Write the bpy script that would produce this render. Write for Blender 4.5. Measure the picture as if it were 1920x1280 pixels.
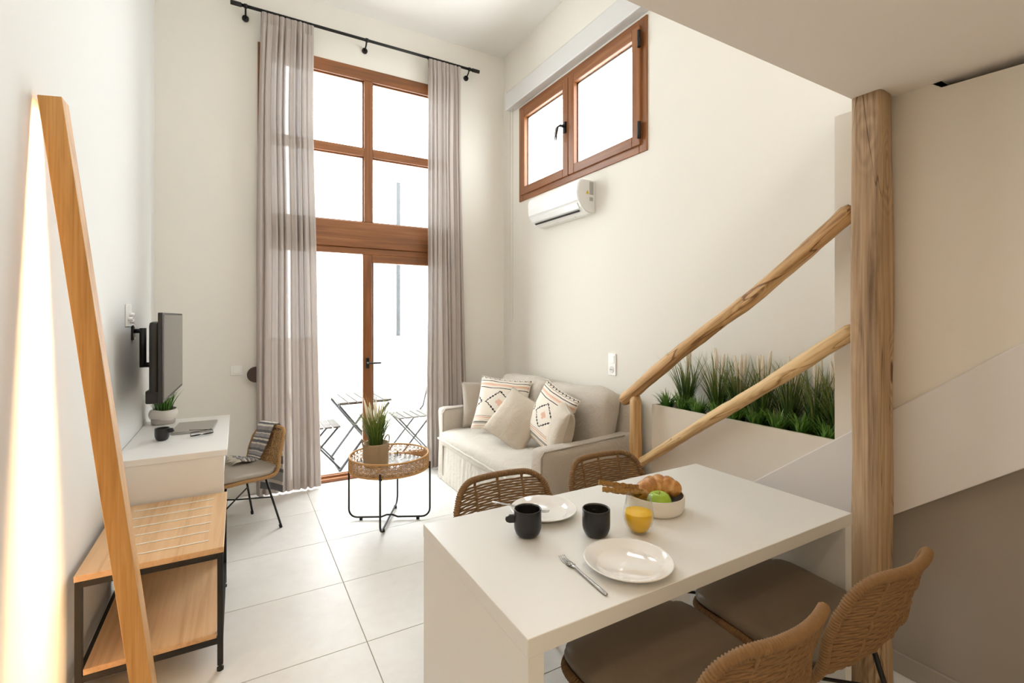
import bpy, bmesh, math, random
from mathutils import Vector, Matrix, Euler, noise
random.seed(7)
R = math.radians
sc = bpy.context.scene
for o in list(bpy.data.objects):
    bpy.data.objects.remove(o)
COL = sc.collection

# ------------------------------------------------------------------ camera, world, lights, exposure
H = 1.5
cam = bpy.data.cameras.new('camera')
cam.sensor_width = 36.0
cam.lens = 16.875
cam.shift_y = -44 / 1920
cam.clip_start = 0.02
co = bpy.data.objects.new('camera', cam)
COL.objects.link(co)
co.location = (0, 0, H)
co.rotation_euler = (R(90), 0, R(-29.78))
sc.camera = co

w = bpy.data.worlds.new('world')
sc.world = w
w.use_nodes = True
bg = w.node_tree.nodes['Background']
bg.inputs[0].default_value = (0.93, 0.97, 1.0, 1)
bg.inputs[1].default_value = 11.5

vs = sc.view_settings
vs.view_transform = 'Standard'
vs.look = 'None'
vs.gamma = 1
vs.use_curve_mapping = False
vs.exposure = 0.22
sc.cycles.max_bounces = 10
sc.cycles.diffuse_bounces = 6
sc.cycles.glossy_bounces = 4
sc.cycles.transmission_bounces = 8
sc.cycles.transparent_max_bounces = 16
sc.cycles.sample_clamp_indirect = 8
sc.cycles.caustics_reflective = False
sc.cycles.caustics_refractive = False


def area(name, loc, rot, sx, sy, power, col, portal=False, disk=False):
    l = bpy.data.lights.new(name, 'AREA')
    l.shape = 'DISK' if disk else 'RECTANGLE'
    l.size = sx
    if not disk:
        l.size_y = sy
    l.energy = power
    l.color = col
    if portal:
        l.cycles.is_portal = True
    o = bpy.data.objects.new(name, l)
    COL.objects.link(o)
    o.location = loc
    o.rotation_euler = rot
    return o


XL, XR, YB, ZC = -0.563, 2.56, 4.66, 4.37
# window portals (guide the sky light through the two openings)
area('portal_door', (1.085, YB + 0.26, 1.93), (R(-90), 0, 0), 1.86, 3.9, 1, (1, 1, 1), portal=True)
area('portal_window', (XR + 0.26, 3.41, 3.19), (0, R(90), 0), 0.98, 1.8, 1, (1, 1, 1), portal=True)
# warm ceiling downlights under the loft, behind the camera
for dx, dy, pw in ((0.05, 0.1, 6.0), (0.05, -1.1, 7.0), (1.3, -1.1, 4.0), (1.3, -2.2, 4.0)):
    area('downlight_lamp', (dx, dy, 2.385), (0, 0, 0), 0.16, 0.16, pw, (1.0, 0.76, 0.50), disk=True)
# unseen fill lights added at the upper ceiling to brighten the room
for dx, dy in ((0.4, -1.2), (1.6, -1.2)):
    area('loft_fill', (dx, dy, ZC - 0.03), (0, 0, 0), 1.2, 1.2, 28, (1.0, 0.97, 0.94), disk=True)


# ------------------------------------------------------------------ node helpers
def srgb(h):
    h = h.lstrip('#')
    c = [int(h[i:i + 2], 16) / 255 for i in (0, 2, 4)]
    return tuple((x / 12.92 if x <= 0.04045 else ((x + 0.055) / 1.055) ** 2.4) for x in c) + (1,)


class NT:
    def __init__(self, name):
        self.m = bpy.data.materials.new(name)
        self.m.use_nodes = True
        self.t = self.m.node_tree
        self.p = self.t.nodes['Principled BSDF']

    def n(self, typ, **kw):
        nd = self.t.nodes.new(typ)
        for k, v in kw.items():
            setattr(nd, k, v)
        return nd

    def l(self, a, b):
        self.t.links.new(a, b)

    def coord(self, kind='Object', scale=(1, 1, 1), rot=(0, 0, 0)):
        c = self.n('ShaderNodeTexCoord')
        mp = self.n('ShaderNodeMapping')
        mp.inputs['Scale'].default_value = scale
        mp.inputs['Rotation'].default_value = rot
        self.l(c.outputs[kind], mp.inputs[0])
        return mp.outputs[0]

    def math(self, op, a, b=None, c=None):
        nd = self.n('ShaderNodeMath', operation=op)
        for i, v in enumerate((a, b, c)):
            if v is None:
                continue
            if isinstance(v, (int, float)):
                nd.inputs[i].default_value = v
            else:
                self.l(v, nd.inputs[i])
        return nd.outputs[0]

    def mix(self, fac, a, b):
        nd = self.n('ShaderNodeMix', data_type='RGBA')
        for i, v in ((0, fac), (6, a), (7, b)):
            if isinstance(v, (int, float)):
                nd.inputs[i].default_value = v
            elif isinstance(v, tuple):
                nd.inputs[i].default_value = v
            else:
                self.l(v, nd.inputs[i])
        return nd.outputs[2]

    def noise(self, vec, scale=5, detail=4, rough=0.5, dist=0.0):
        nd = self.n('ShaderNodeTexNoise')
        nd.inputs['Scale'].default_value = scale
        nd.inputs['Detail'].default_value = detail
        nd.inputs['Roughness'].default_value = rough
        nd.inputs['Distortion'].default_value = dist
        self.l(vec, nd.inputs['Vector'])
        return nd.outputs['Fac']

    def ramp(self, fac, stops):
        nd = self.n('ShaderNodeValToRGB')
        e = nd.color_ramp.elements
        while len(e) < len(stops):
            e.new(0.5)
        for i, (p, c) in enumerate(stops):
            e[i].position = p
            e[i].color = c
        self.l(fac, nd.inputs[0])
        return nd.outputs[0]

    def bump(self, height, strength=0.2, dist=0.01):
        nd = self.n('ShaderNodeBump')
        nd.inputs['Strength'].default_value = strength
        nd.inputs['Distance'].default_value = dist
        self.l(height, nd.inputs['Height'])
        self.l(nd.outputs[0], self.p.inputs['Normal'])

    def col(self, v):
        if isinstance(v, tuple):
            self.p.inputs['Base Color'].default_value = v
        else:
            self.l(v, self.p.inputs['Base Color'])


def plain(name, c1, rough=0.5, metal=0.0, c2=None, scale=6, bump=0.0, bscale=60, spec=0.5, coat=0.0):
    t = NT(name)
    v = t.coord()
    c1 = srgb(c1)
    if c2:
        t.col(t.mix(t.noise(v, scale), c1, srgb(c2)))
    else:
        t.col(t.mix(t.math('MULTIPLY', t.noise(v, scale, 3), 0.12), c1, tuple(x * 0.86 for x in c1[:3]) + (1,)))
    t.p.inputs['Roughness'].default_value = rough
    t.p.inputs['Metallic'].default_value = metal
    t.p.inputs['Specular IOR Level'].default_value = spec
    t.p.inputs['Coat Weight'].default_value = coat
    if bump:
        t.bump(t.noise(v, bscale, 4), bump, 0.004)
    return t.m


def wood(name, light, mid, dark, axis=2, scale=1.0, rough=0.5, knots=False, bump=0.15, coat=0.0, contrast=1.0):
    t = NT(name)

    def sv(a, b):
        q = [a * scale] * 3
        q[axis] = b * scale
        return t.coord('Object', tuple(q))
    n0 = t.noise(sv(7, 0.7), 1.0, 3, 0.5, 0.8)
    n1 = t.noise(sv(34, 1.1), 1.0, 5, 0.6, 1.0)
    fine = t.noise(sv(170, 4.0), 1.0, 3, 0.6, 0.2)
    f = t.math('ADD', t.math('MULTIPLY', n1, 0.45), t.math('ADD', t.math('MULTIPLY', n0, 0.35), t.math('MULTIPLY', fine, 0.2)))
    if knots:
        vo = t.n('ShaderNodeTexVoronoi')
        s3 = [5.5] * 3
        s3[axis] = 1.9
        wob = t.n('ShaderNodeVectorMath', operation='ADD')
        nn = t.n('ShaderNodeTexNoise')
        nn.inputs['Scale'].default_value = 2.0
        t.l(t.coord('Object', tuple(s3)), nn.inputs['Vector'])
        sc_ = t.n('ShaderNodeVectorMath', operation='SCALE')
        t.l(nn.outputs['Color'], sc_.inputs[0])
        sc_.inputs['Scale'].default_value = 0.35
        t.l(t.coord('Object', tuple(s3)), wob.inputs[0])
        t.l(sc_.outputs[0], wob.inputs[1])
        t.l(wob.outputs[0], vo.inputs['Vector'])
        vo.inputs['Scale'].default_value = 1.0
        d = vo.outputs['Distance']
        near = t.math('MAXIMUM', t.math('SUBTRACT', 1.0, t.math('DIVIDE', d, 0.45)), 0.0)
        rings = t.math('MULTIPLY', t.math('SINE', t.math('MULTIPLY', d, 75)), near)
        f = t.math('ADD', f, t.math('MULTIPLY', rings, 0.08))
        kn = t.math('MAXIMUM', t.math('SUBTRACT', 1.0, t.math('DIVIDE', d, 0.10)), 0.0)
        f = t.math('SUBTRACT', f, t.math('MULTIPLY', kn, 0.5))
        cr = t.math('ABSOLUTE', t.math('SUBTRACT', t.noise(sv(13, 0.8), 1.0, 2, 0.5, 0.6), 0.5))
        ck = t.math('MAXIMUM', t.math('SUBTRACT', 1.0, t.math('DIVIDE', cr, 0.008)), 0.0)
        f = t.math('SUBTRACT', f, t.math('MULTIPLY', ck, 0.16))
    w_ = 0.16 / contrast
    c = t.ramp(f, [(0.5 - w_, srgb(dark)), (0.5, srgb(mid)), (0.5 + w_, srgb(light))])
    t.col(c)
    t.p.inputs['Roughness'].default_value = rough
    t.p.inputs['Coat Weight'].default_value = coat
    t.bump(f, bump, 0.006)
    return t.m


def cloth(name, c1, c2, rough=0.9, wscale=500, bump=0.25, big=8):
    t = NT(name)
    v = t.coord()
    a = t.noise(t.coord('Object', (1, 1, 0.12)), wscale, 2)
    b = t.noise(t.coord('Object', (0.12, 0.3, 1)), wscale, 2)
    f = t.math('MULTIPLY', t.math('ADD', a, b), 0.5)
    g = t.noise(v, big, 4)
    t.col(t.mix(t.math('ADD', t.math('MULTIPLY', f, 0.6), t.math('MULTIPLY', g, 0.4)), srgb(c1), srgb(c2)))
    t.p.inputs['Roughness'].default_value = rough
    t.p.inputs['Sheen Weight'].default_value = 0.15
    wr = t.noise(t.coord('Object', (1, 1, 1)), 11, 3, 0.55, 2.2)
    t.bump(t.math('ADD', t.math('MULTIPLY', f, 0.25), t.math('MULTIPLY', wr, 1.6)), bump * 1.6, 0.012)
    return t.m


def rope(name, c1, c2, scale=1.0):
    t = NT(name)
    v = t.coord()
    f = t.noise(v, 60 * scale, 5, 0.7)
    t.col(t.mix(t.math('ADD', 0.15, t.math('MULTIPLY', f, 0.7)), srgb(c1), srgb(c2)))
    t.p.inputs['Roughness'].default_value = 0.75
    t.bump(t.noise(v, 240 * scale, 3), 0.25, 0.002)
    return t.m


M = {}
M['wall'] = plain('wall_paint', '#EAE7DF', 0.85, c2='#E7E3DA', scale=1.2, bump=0.04, bscale=40, spec=0.2)
M['wall_white'] = plain('wall_paint_white', '#DFDFDC', 0.8, c2='#DBDBD8', scale=1.2, bump=0.03, bscale=40, spec=0.25)
M['wall_stair'] = plain('wall_paint_stair', '#E4DDD2', 0.85, c2='#E0D8CC', scale=1.2, bump=0.05, bscale=30, spec=0.2)
M['under'] = plain('under_stair_shade', '#A69E95', 0.85, c2='#9C948A', scale=2, bump=0.1, bscale=12, spec=0.2)  # wall colour greyed down to carry the shade under the stairs
M['panel'] = plain('stair_panel_paint', '#DEDAD8', 0.7, c2='#DAD5D2', scale=1.5, bump=0.03, bscale=30, spec=0.2)
M['ceiling'] = plain('ceiling_paint', '#F0EFEC', 0.85, c2='#ECEBE8', scale=1, spec=0.2)
M['slab'] = plain('slab_paint', '#F1ECE7', 0.85, c2='#EEE8E2', scale=1, spec=0.2)
M['ext'] = plain('exterior_render', '#F3F1EC', 0.9, c2='#E4E1DA', scale=2, bump=0.2, bscale=30)
M['ext_grey'] = plain('exterior_concrete', '#CFCDC8', 0.9, c2='#BDBAB4', scale=3, bump=0.2, bscale=30)
M['grout'] = plain('grout', '#B9B3A8', 0.9)
M['oakframe'] = wood('brown_window_wood', '#A16C40', '#86522A', '#67401E', 2, 1.0, 0.4, bump=0.06)
M['oakframe_h'] = wood('brown_window_wood_x', '#A16C40', '#86522A', '#67401E', 0, 1.0, 0.4, bump=0.06)
M['oakframe_y'] = wood('brown_window_wood_y', '#A16C40', '#86522A', '#67401E', 1, 1.0, 0.4, bump=0.06)
M['oak'] = wood('honey_oak', '#D2A262', '#C08C48', '#9A6A30', 2, 1.3, 0.42, bump=0.12, contrast=1.1)
M['bench_oak'] = wood('bench_oak', '#DDBE97', '#CFAA7F', '#A8805A', 1, 0.5, 0.45, bump=0.05, contrast=0.85)
M['log'] = wood('peeled_log', '#E8CFA4', '#DBB986', '#9C7445', 1, 0.8, 0.6, knots=True, bump=0.4)
M['log_d'] = wood('bark_streaked_log', '#DDB98A', '#C39A66', '#7C5430', 1, 0.8, 0.6, knots=True, bump=0.5, contrast=1.4)
M['log_v'] = wood('peeled_log_upright', '#E2C294', '#D2AC78', '#A07444', 2, 0.8, 0.6, knots=True, bump=0.4)
M['post'] = wood('grey_brown_post', '#CDB594', '#AE9170', '#6A5138', 2, 0.9, 0.65, knots=True, bump=0.5)
M['step'] = wood('orange_step_wood', '#E0A860', '#CE8E48', '#A86A2C', 1, 1, 0.5)
M['black'] = plain('black_metal', '#1B1A19', 0.45, 0.3)
M['black_ceramic'] = plain('black_ceramic', '#1C1B1C', 0.32, 0, spec=0.5)
M['tv_black'] = plain('tv_plastic', '#191819', 0.4)
M['white_lam'] = plain('white_laminate', '#EBE9E6', 0.38, c2='#E8E6E2', scale=1)
M['table_lam'] = plain('table_laminate', '#E6E6E4', 0.32, c2='#E3E3E0', scale=1)
M['white_gloss'] = plain('white_porcelain', '#EFEEEC', 0.08, spec=0.6, coat=0.3)
M['white_plastic'] = plain('white_plastic', '#F0F0EE', 0.25)
M['ac_plastic'] = plain('ac_plastic', '#EFF0EF', 0.15, coat=0.3)
M['ac_side'] = plain('ac_side_plastic', '#DCDAD6', 0.4)
M['grey_label'] = plain('grey_label', '#B4B2AE', 0.5, c2='#8F8D8A', scale=140)
M['yellow_label'] = plain('yellow_label', '#D8B92A', 0.5)
M['blind'] = plain('blind_box', '#D5D5D3', 0.5)
M['steel'] = plain('steel', '#C9C8C6', 0.16, 1.0)
M['alu'] = plain('aluminium', '#B9B7B4', 0.35, 0.9)
M['leather'] = plain('taupe_leather', '#877968', 0.42, c2='#7E705F', scale=3, bump=0.12, bscale=160)
M['leather_l'] = plain('grey_leather', '#A79D90', 0.4, c2='#9C9285', scale=3, bump=0.12, bscale=160)
M['rope'] = rope('brown_rope', '#B58C58', '#7F5A30')
M['rope_d'] = rope('dark_brown_rope', '#9E7A50', '#684A2B')
M['rattan'] = rope('rattan', '#C19A66', '#8E663A')
M['cane'] = rope('cane', '#D3A872', '#B07F48')
M['basket'] = rope('seagrass', '#BFA98A', '#8F7653', 2.5)
M['sofa'] = cloth('sofa_linen', '#CCC4B8', '#B6ADA0')
M['sofa_seat'] = cloth('sofa_seat_linen', '#D3CDC3', '#BFB8AC', big=14)
M['piping'] = cloth('sofa_piping', '#BDB4A7', '#A89F92')
M['linen_beige'] = cloth('linen_beige', '#CFC5B6', '#BBAF9E')
M['linen_grey'] = cloth('linen_grey', '#B2A89A', '#9D9285')
M['soil'] = plain('soil', '#2E261F', 0.95, c2='#1C1713', scale=40, bump=0.6)
M['juice'] = plain('orange_juice', '#FFC800', 0.4)
M['juice'].node_tree.nodes['Principled BSDF'].inputs['Subsurface Weight'].default_value = 0.4
M['juice'].node_tree.nodes['Principled BSDF'].inputs['Subsurface Radius'].default_value = (.03, .02, .005)
M['apple'] = None
M['bowl_out'] = plain('bowl_cream', '#E6E1D8', 0.5)
M['bowl_in'] = plain('bowl_grey_inside', '#9A968E', 0.5)
M['seed'] = plain('seed_cracker', '#B48945', 0.8, c2='#75501F', scale=120, bump=0.8, bscale=200)
M['plume'] = plain('pale_plume', '#F1E8D8', 0.95, c2='#E6DAC4', scale=80, bump=0.6, bscale=300)
M['marble'] = None
M['brown_disc'] = plain('dark_brown_wood', '#42302A', 0.5)
M['fringe'] = cloth('fringe', '#DDD6C8', '#C5BCA9')
M['paper_pot'] = plain('paper_pot', '#E9E5DF', 0.7, c2='#DAD4CC', scale=8)
M['pot_band'] = plain('pot_grey_band', '#C9C3BC', 0.5, c2='#A59F98', scale=12)
M['tie'] = plain('hem_thread', '#2E2A28', 0.9)
M['cord'] = plain('bead_chain', '#C8C0B2', 0.5)
M['slat'] = wood('darkened_slat', '#6A6661', '#56524D', '#3C3936', 1, 1, 0.7)  # colour darkened so the slats stay visible in the overexposed daylight
M['ext_metal'] = plain('grey_metal', '#3E4144', 0.5, 0.2)
M['dark'] = plain('dark_slot', '#2B2A29', 0.7)


def mk_tile():
    t = NT('floor_tile')
    g = t.coord('Object')
    oi = t.n('ShaderNodeObjectInfo')
    vm = t.n('ShaderNodeVectorMath', operation='ADD')
    t.l(g, vm.inputs[0])
    sc_ = t.n('ShaderNodeVectorMath', operation='SCALE')
    t.l(oi.outputs['Location'], sc_.inputs[0])
    sc_.inputs['Scale'].default_value = 3.7
    t.l(sc_.outputs[0], vm.inputs[1])
    a = t.noise(vm.outputs[0], 2.2, 6, 0.6, 0.6)
    b = t.noise(vm.outputs[0], 14, 4, 0.6)
    f = t.math('ADD', t.math('MULTIPLY', a, 0.7), t.math('MULTIPLY', b, 0.3))
    t.col(t.ramp(f, [(0.3, srgb('#D3CFC8')), (0.55, srgb('#DEDBD5')), (0.75, srgb('#E4E2DD'))]))
    t.p.inputs['Roughness'].default_value = 0.42
    t.bump(b, 0.03, 0.003)
    return t.m


M['tile'] = mk_tile()


def mk_marble():
    t = NT('marble_top')
    v = t.coord('Object')
    a = t.noise(v, 7, 8, 0.65, 1.6)
    t.col(t.ramp(t.math('ABSOLUTE', t.math('SUBTRACT', a, 0.5)), [(0.0, srgb('#6C6B6C')), (0.05, srgb('#B9B8B7')), (0.12, srgb('#ECECEA'))]))
    t.p.inputs['Roughness'].default_value = 0.2
    return t.m


M['marble'] = mk_marble()


def mk_apple():
    t = NT('green_apple')
    v = t.coord('Object', (1, 1, 0.4))
    t.col(t.ramp(t.noise(v, 14, 4), [(0.3, srgb('#86AC2A')), (0.6, srgb('#A2C440')), (0.8, srgb('#BFD662'))]))
    t.p.inputs['Roughness'].default_value = 0.25
    return t.m


M['apple'] = mk_apple()


def mk_croissant():
    t = NT('baked_crust')
    v = t.coord('UV', (1, 1, 1))
    wv = t.n('ShaderNodeTexNoise')
    f = t.noise(t.coord('Object'), 30, 5, 0.6, 0.8)
    t.col(t.ramp(f, [(0.3, srgb('#8F5A24')), (0.5, srgb('#BC8240')), (0.75, srgb('#DDB274'))]))
    t.p.inputs['Roughness'].default_value = 0.4
    t.bump(t.noise(t.coord('Object'), 80, 4), 0.4, 0.003)
    return t.m


M['croissant'] = mk_croissant()


def mk_glass(name, tint=(1, 1, 1, 1), fac=0.08):
    # thin window pane: lets light straight through, with a slight mirror sheen
    t = NT(name)
    tr = t.n('ShaderNodeBsdfTransparent')
    tr.inputs[0].default_value = tint
    gl = t.n('ShaderNodeBsdfGlossy')
    gl.inputs['Roughness'].default_value = 0.02
    lw = t.n('ShaderNodeLayerWeight')
    lw.inputs[0].default_value = 0.5
    fc = t.math('ADD', 0.03, t.math('MULTIPLY', t.math('POWER', lw.outputs['Facing'], 4.0), fac * 8))
    mx = t.n('ShaderNodeMixShader')
    t.l(fc, mx.inputs[0])
    t.l(tr.outputs[0], mx.inputs[1])
    t.l(gl.outputs[0], mx.inputs[2])
    t.l(mx.outputs[0], t.t.nodes['Material Output'].inputs[0])
    return t.m


M['pane'] = mk_glass('window_glass', (0.96, 0.97, 0.97, 1))
M['tumbler'] = mk_glass('tumbler_glass', (0.965, 0.965, 0.955, 1), 0.12)


def mk_sheer():
    t = NT('sheer_taupe_curtain')
    df = t.n('ShaderNodeBsdfDiffuse')
    tl = t.n('ShaderNodeBsdfTranslucent')
    tr = t.n('ShaderNodeBsdfTransparent')
    v = t.coord('Object', (1, 1, 0.05))
    n = t.noise(v, 260, 2)
    c = t.mix(n, srgb('#BDB3AD'), srgb('#AAA099'))
    t.l(c, df.inputs[0])
    t.l(c, tl.inputs[0])
    m1 = t.n('ShaderNodeMixShader')
    m1.inputs[0].default_value = 0.07
    t.l(df.outputs[0], m1.inputs[1])
    t.l(tl.outputs[0], m1.inputs[2])
    m2 = t.n('ShaderNodeMixShader')
    st = t.noise(t.coord('UV', (16, 0.25, 1)), 1.0, 3, 0.6)
    t.l(t.math('ADD', 0.006, t.math('MULTIPLY', t.math('POWER', t.math('MAXIMUM', t.math('MULTIPLY', t.math('SUBTRACT', st, 0.52), 4.0), 0.0), 2.0), 0.20)), m2.inputs[0])
    t.l(m1.outputs[0], m2.inputs[1])
    t.l(tr.outputs[0], m2.inputs[2])
    t.l(m2.outputs[0], t.t.nodes['Material Output'].inputs[0])
    return t.m


M['sheer'] = mk_sheer()


def mk_emit(name, c, s):
    t = NT(name)
    e = t.n('ShaderNodeEmission')
    e.inputs[0].default_value = c
    e.inputs[1].default_value = s
    t.l(e.outputs[0], t.t.nodes['Material Output'].inputs[0])
    return t.m


M['led'] = mk_emit('led_strip_glow', (1.0, 0.62, 0.29, 1), 150.0)


def mk_screen():
    t = NT('tv_screen')
    t.col(srgb('#26262A'))
    t.p.inputs['Roughness'].default_value = 0.06
    t.p.inputs['Specular IOR Level'].default_value = 0.9
    return t.m


M['screen'] = mk_screen()


def mk_grass(name, base, mid, tip):
    t = NT(name)
    at = t.n('ShaderNodeUVMap')
    sp = t.n('ShaderNodeSeparateXYZ')
    t.l(at.outputs[0], sp.inputs[0])
    c = t.ramp(sp.outputs[1], [(0.0, srgb(base)), (0.55, srgb(mid)), (1.0, srgb(tip))])
    c2 = t.ramp(sp.outputs[0], [(0.0, srgb('#2E4A1E')), (0.6, srgb(mid)), (1.0, srgb('#8F9A48'))])
    t.col(t.mix(0.35, c, c2))
    t.p.inputs['Roughness'].default_value = 0.5
    return t.m


M['grass_tall'] = mk_grass('tall_grass', '#1C3016', '#3C5A24', '#A7A85C')
M['grass_short'] = mk_grass('short_grass', '#24451A', '#4C852C', '#8DB45A')
M['grass_pot'] = mk_grass('pot_grass', '#2A4218', '#5E7A26', '#B9A95C')
M['grass_dark'] = mk_grass('niche_grass', '#23382A', '#3A5A42', '#6B8A70')


def mk_kilim():
    t = NT('kilim_cushion_print')
    uv = t.n('ShaderNodeUVMap')
    sp = t.n('ShaderNodeSeparateXYZ')
    t.l(uv.outputs[0], sp.inputs[0])
    u, v = sp.outputs[0], sp.outputs[1]
    zz = t.math('MULTIPLY', t.math('PINGPONG', t.math('MULTIPLY', u, 1.0), 0.022), 0.9)
    zv = t.math('MULTIPLY', t.math('PINGPONG', t.math('MULTIPLY', v, 1.0), 0.022), 0.9)
    # repeating diamonds along u, centred on v = 0.5
    uu = t.math('ABSOLUTE', t.math('SUBTRACT', t.math('FRACT', t.math('ADD', t.math('DIVIDE', u, 0.62), 0.5 - 0.5 / 0.62)), 0.5))
    uu = t.math('MULTIPLY', uu, 0.62)
    vv = t.math('ABSOLUTE', t.math('SUBTRACT', v, 0.5))
    dsum = t.math('ADD', t.math('ADD', uu, t.math('MULTIPLY', vv, 1.25)), t.math('ADD', zz, zv))

    def band(x, c, hw):
        return t.math('LESS_THAN', t.math('ABSOLUTE', t.math('SUBTRACT', x, c)), hw)

    inside = t.math('LESS_THAN', vv, 0.24)
    ring = t.math('MULTIPLY', band(dsum, 0.285, 0.017), inside)
    core = t.math('LESS_THAN', dsum, 0.105)
    col = t.mix(t.noise(t.coord('Object'), 200, 2), srgb('#EDE6DA'), srgb('#E2D9CB'))
    pink = srgb('#DDB39C')
    black = srgb('#2C2829')
    col = t.mix(core, col, pink)
    for c, hw in ((0.205, 0.012), (0.165, 0.004), (0.845, 0.016), (0.82, 0.004), (0.045, 0.006)):
        col = t.mix(band(v, c, hw), col, pink)
    for c, hw in ((0.12, 0.006), (0.105, 0.004), (0.09, 0.004), (0.235, 0.003), (0.775, 0.007), (0.91, 0.007), (0.955, 0.003)):
        col = t.mix(band(v, c, hw), col, black)
    col = t.mix(ring, col, black)
    # zigzag at the two ends
    zig = t.math('ADD', t.math('PINGPONG', u, 0.05), 0.0)
    col = t.mix(band(t.math('SUBTRACT', v, t.math('MULTIPLY', zig, 0.6)), 0.972, 0.008), col, black)
    t.col(col)
    t.p.inputs['Roughness'].default_value = 0.9
    t.bump(t.noise(t.coord('Object'), 300, 2), 0.3, 0.003)
    return t.m


M['kilim'] = mk_kilim()


def mk_blanket():
    t = NT('striped_blanket')
    uv = t.n('ShaderNodeUVMap')
    sp = t.n('ShaderNodeSeparateXYZ')
    t.l(uv.outputs[0], sp.inputs[0])
    v = sp.outputs[1]
    f = t.math('FRACT', t.math('MULTIPLY', v, 5.0))
    nd = t.n('ShaderNodeValToRGB')
    nd.color_ramp.interpolation = 'CONSTANT'
    e = nd.color_ramp.elements
    st = [(0, '#8D8B8C'), (0.2, '#D9D2C6'), (0.3, '#4C4C57'), (0.45, '#D9D2C6'), (0.55, '#4C4C57'), (0.62, '#9A979A'), (0.8, '#D9D2C6'), (0.86, '#4C4C57')]
    while len(e) < len(st):
        e.new(0.5)
    for i, (p, c) in enumerate(st):
        e[i].position = p
        e[i].color = srgb(c)
    t.l(f, nd.inputs[0])
    n = t.noise(t.coord('UV', (60, 60, 60)), 4, 3)
    t.col(t.mix(t.math('MULTIPLY', n, 0.35), nd.outputs[0], srgb('#C8C3BC')))
    t.p.inputs['Roughness'].default_value = 0.95
    t.bump(n, 0.4, 0.004)
    return t.m


M['blanket'] = mk_blanket()


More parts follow.
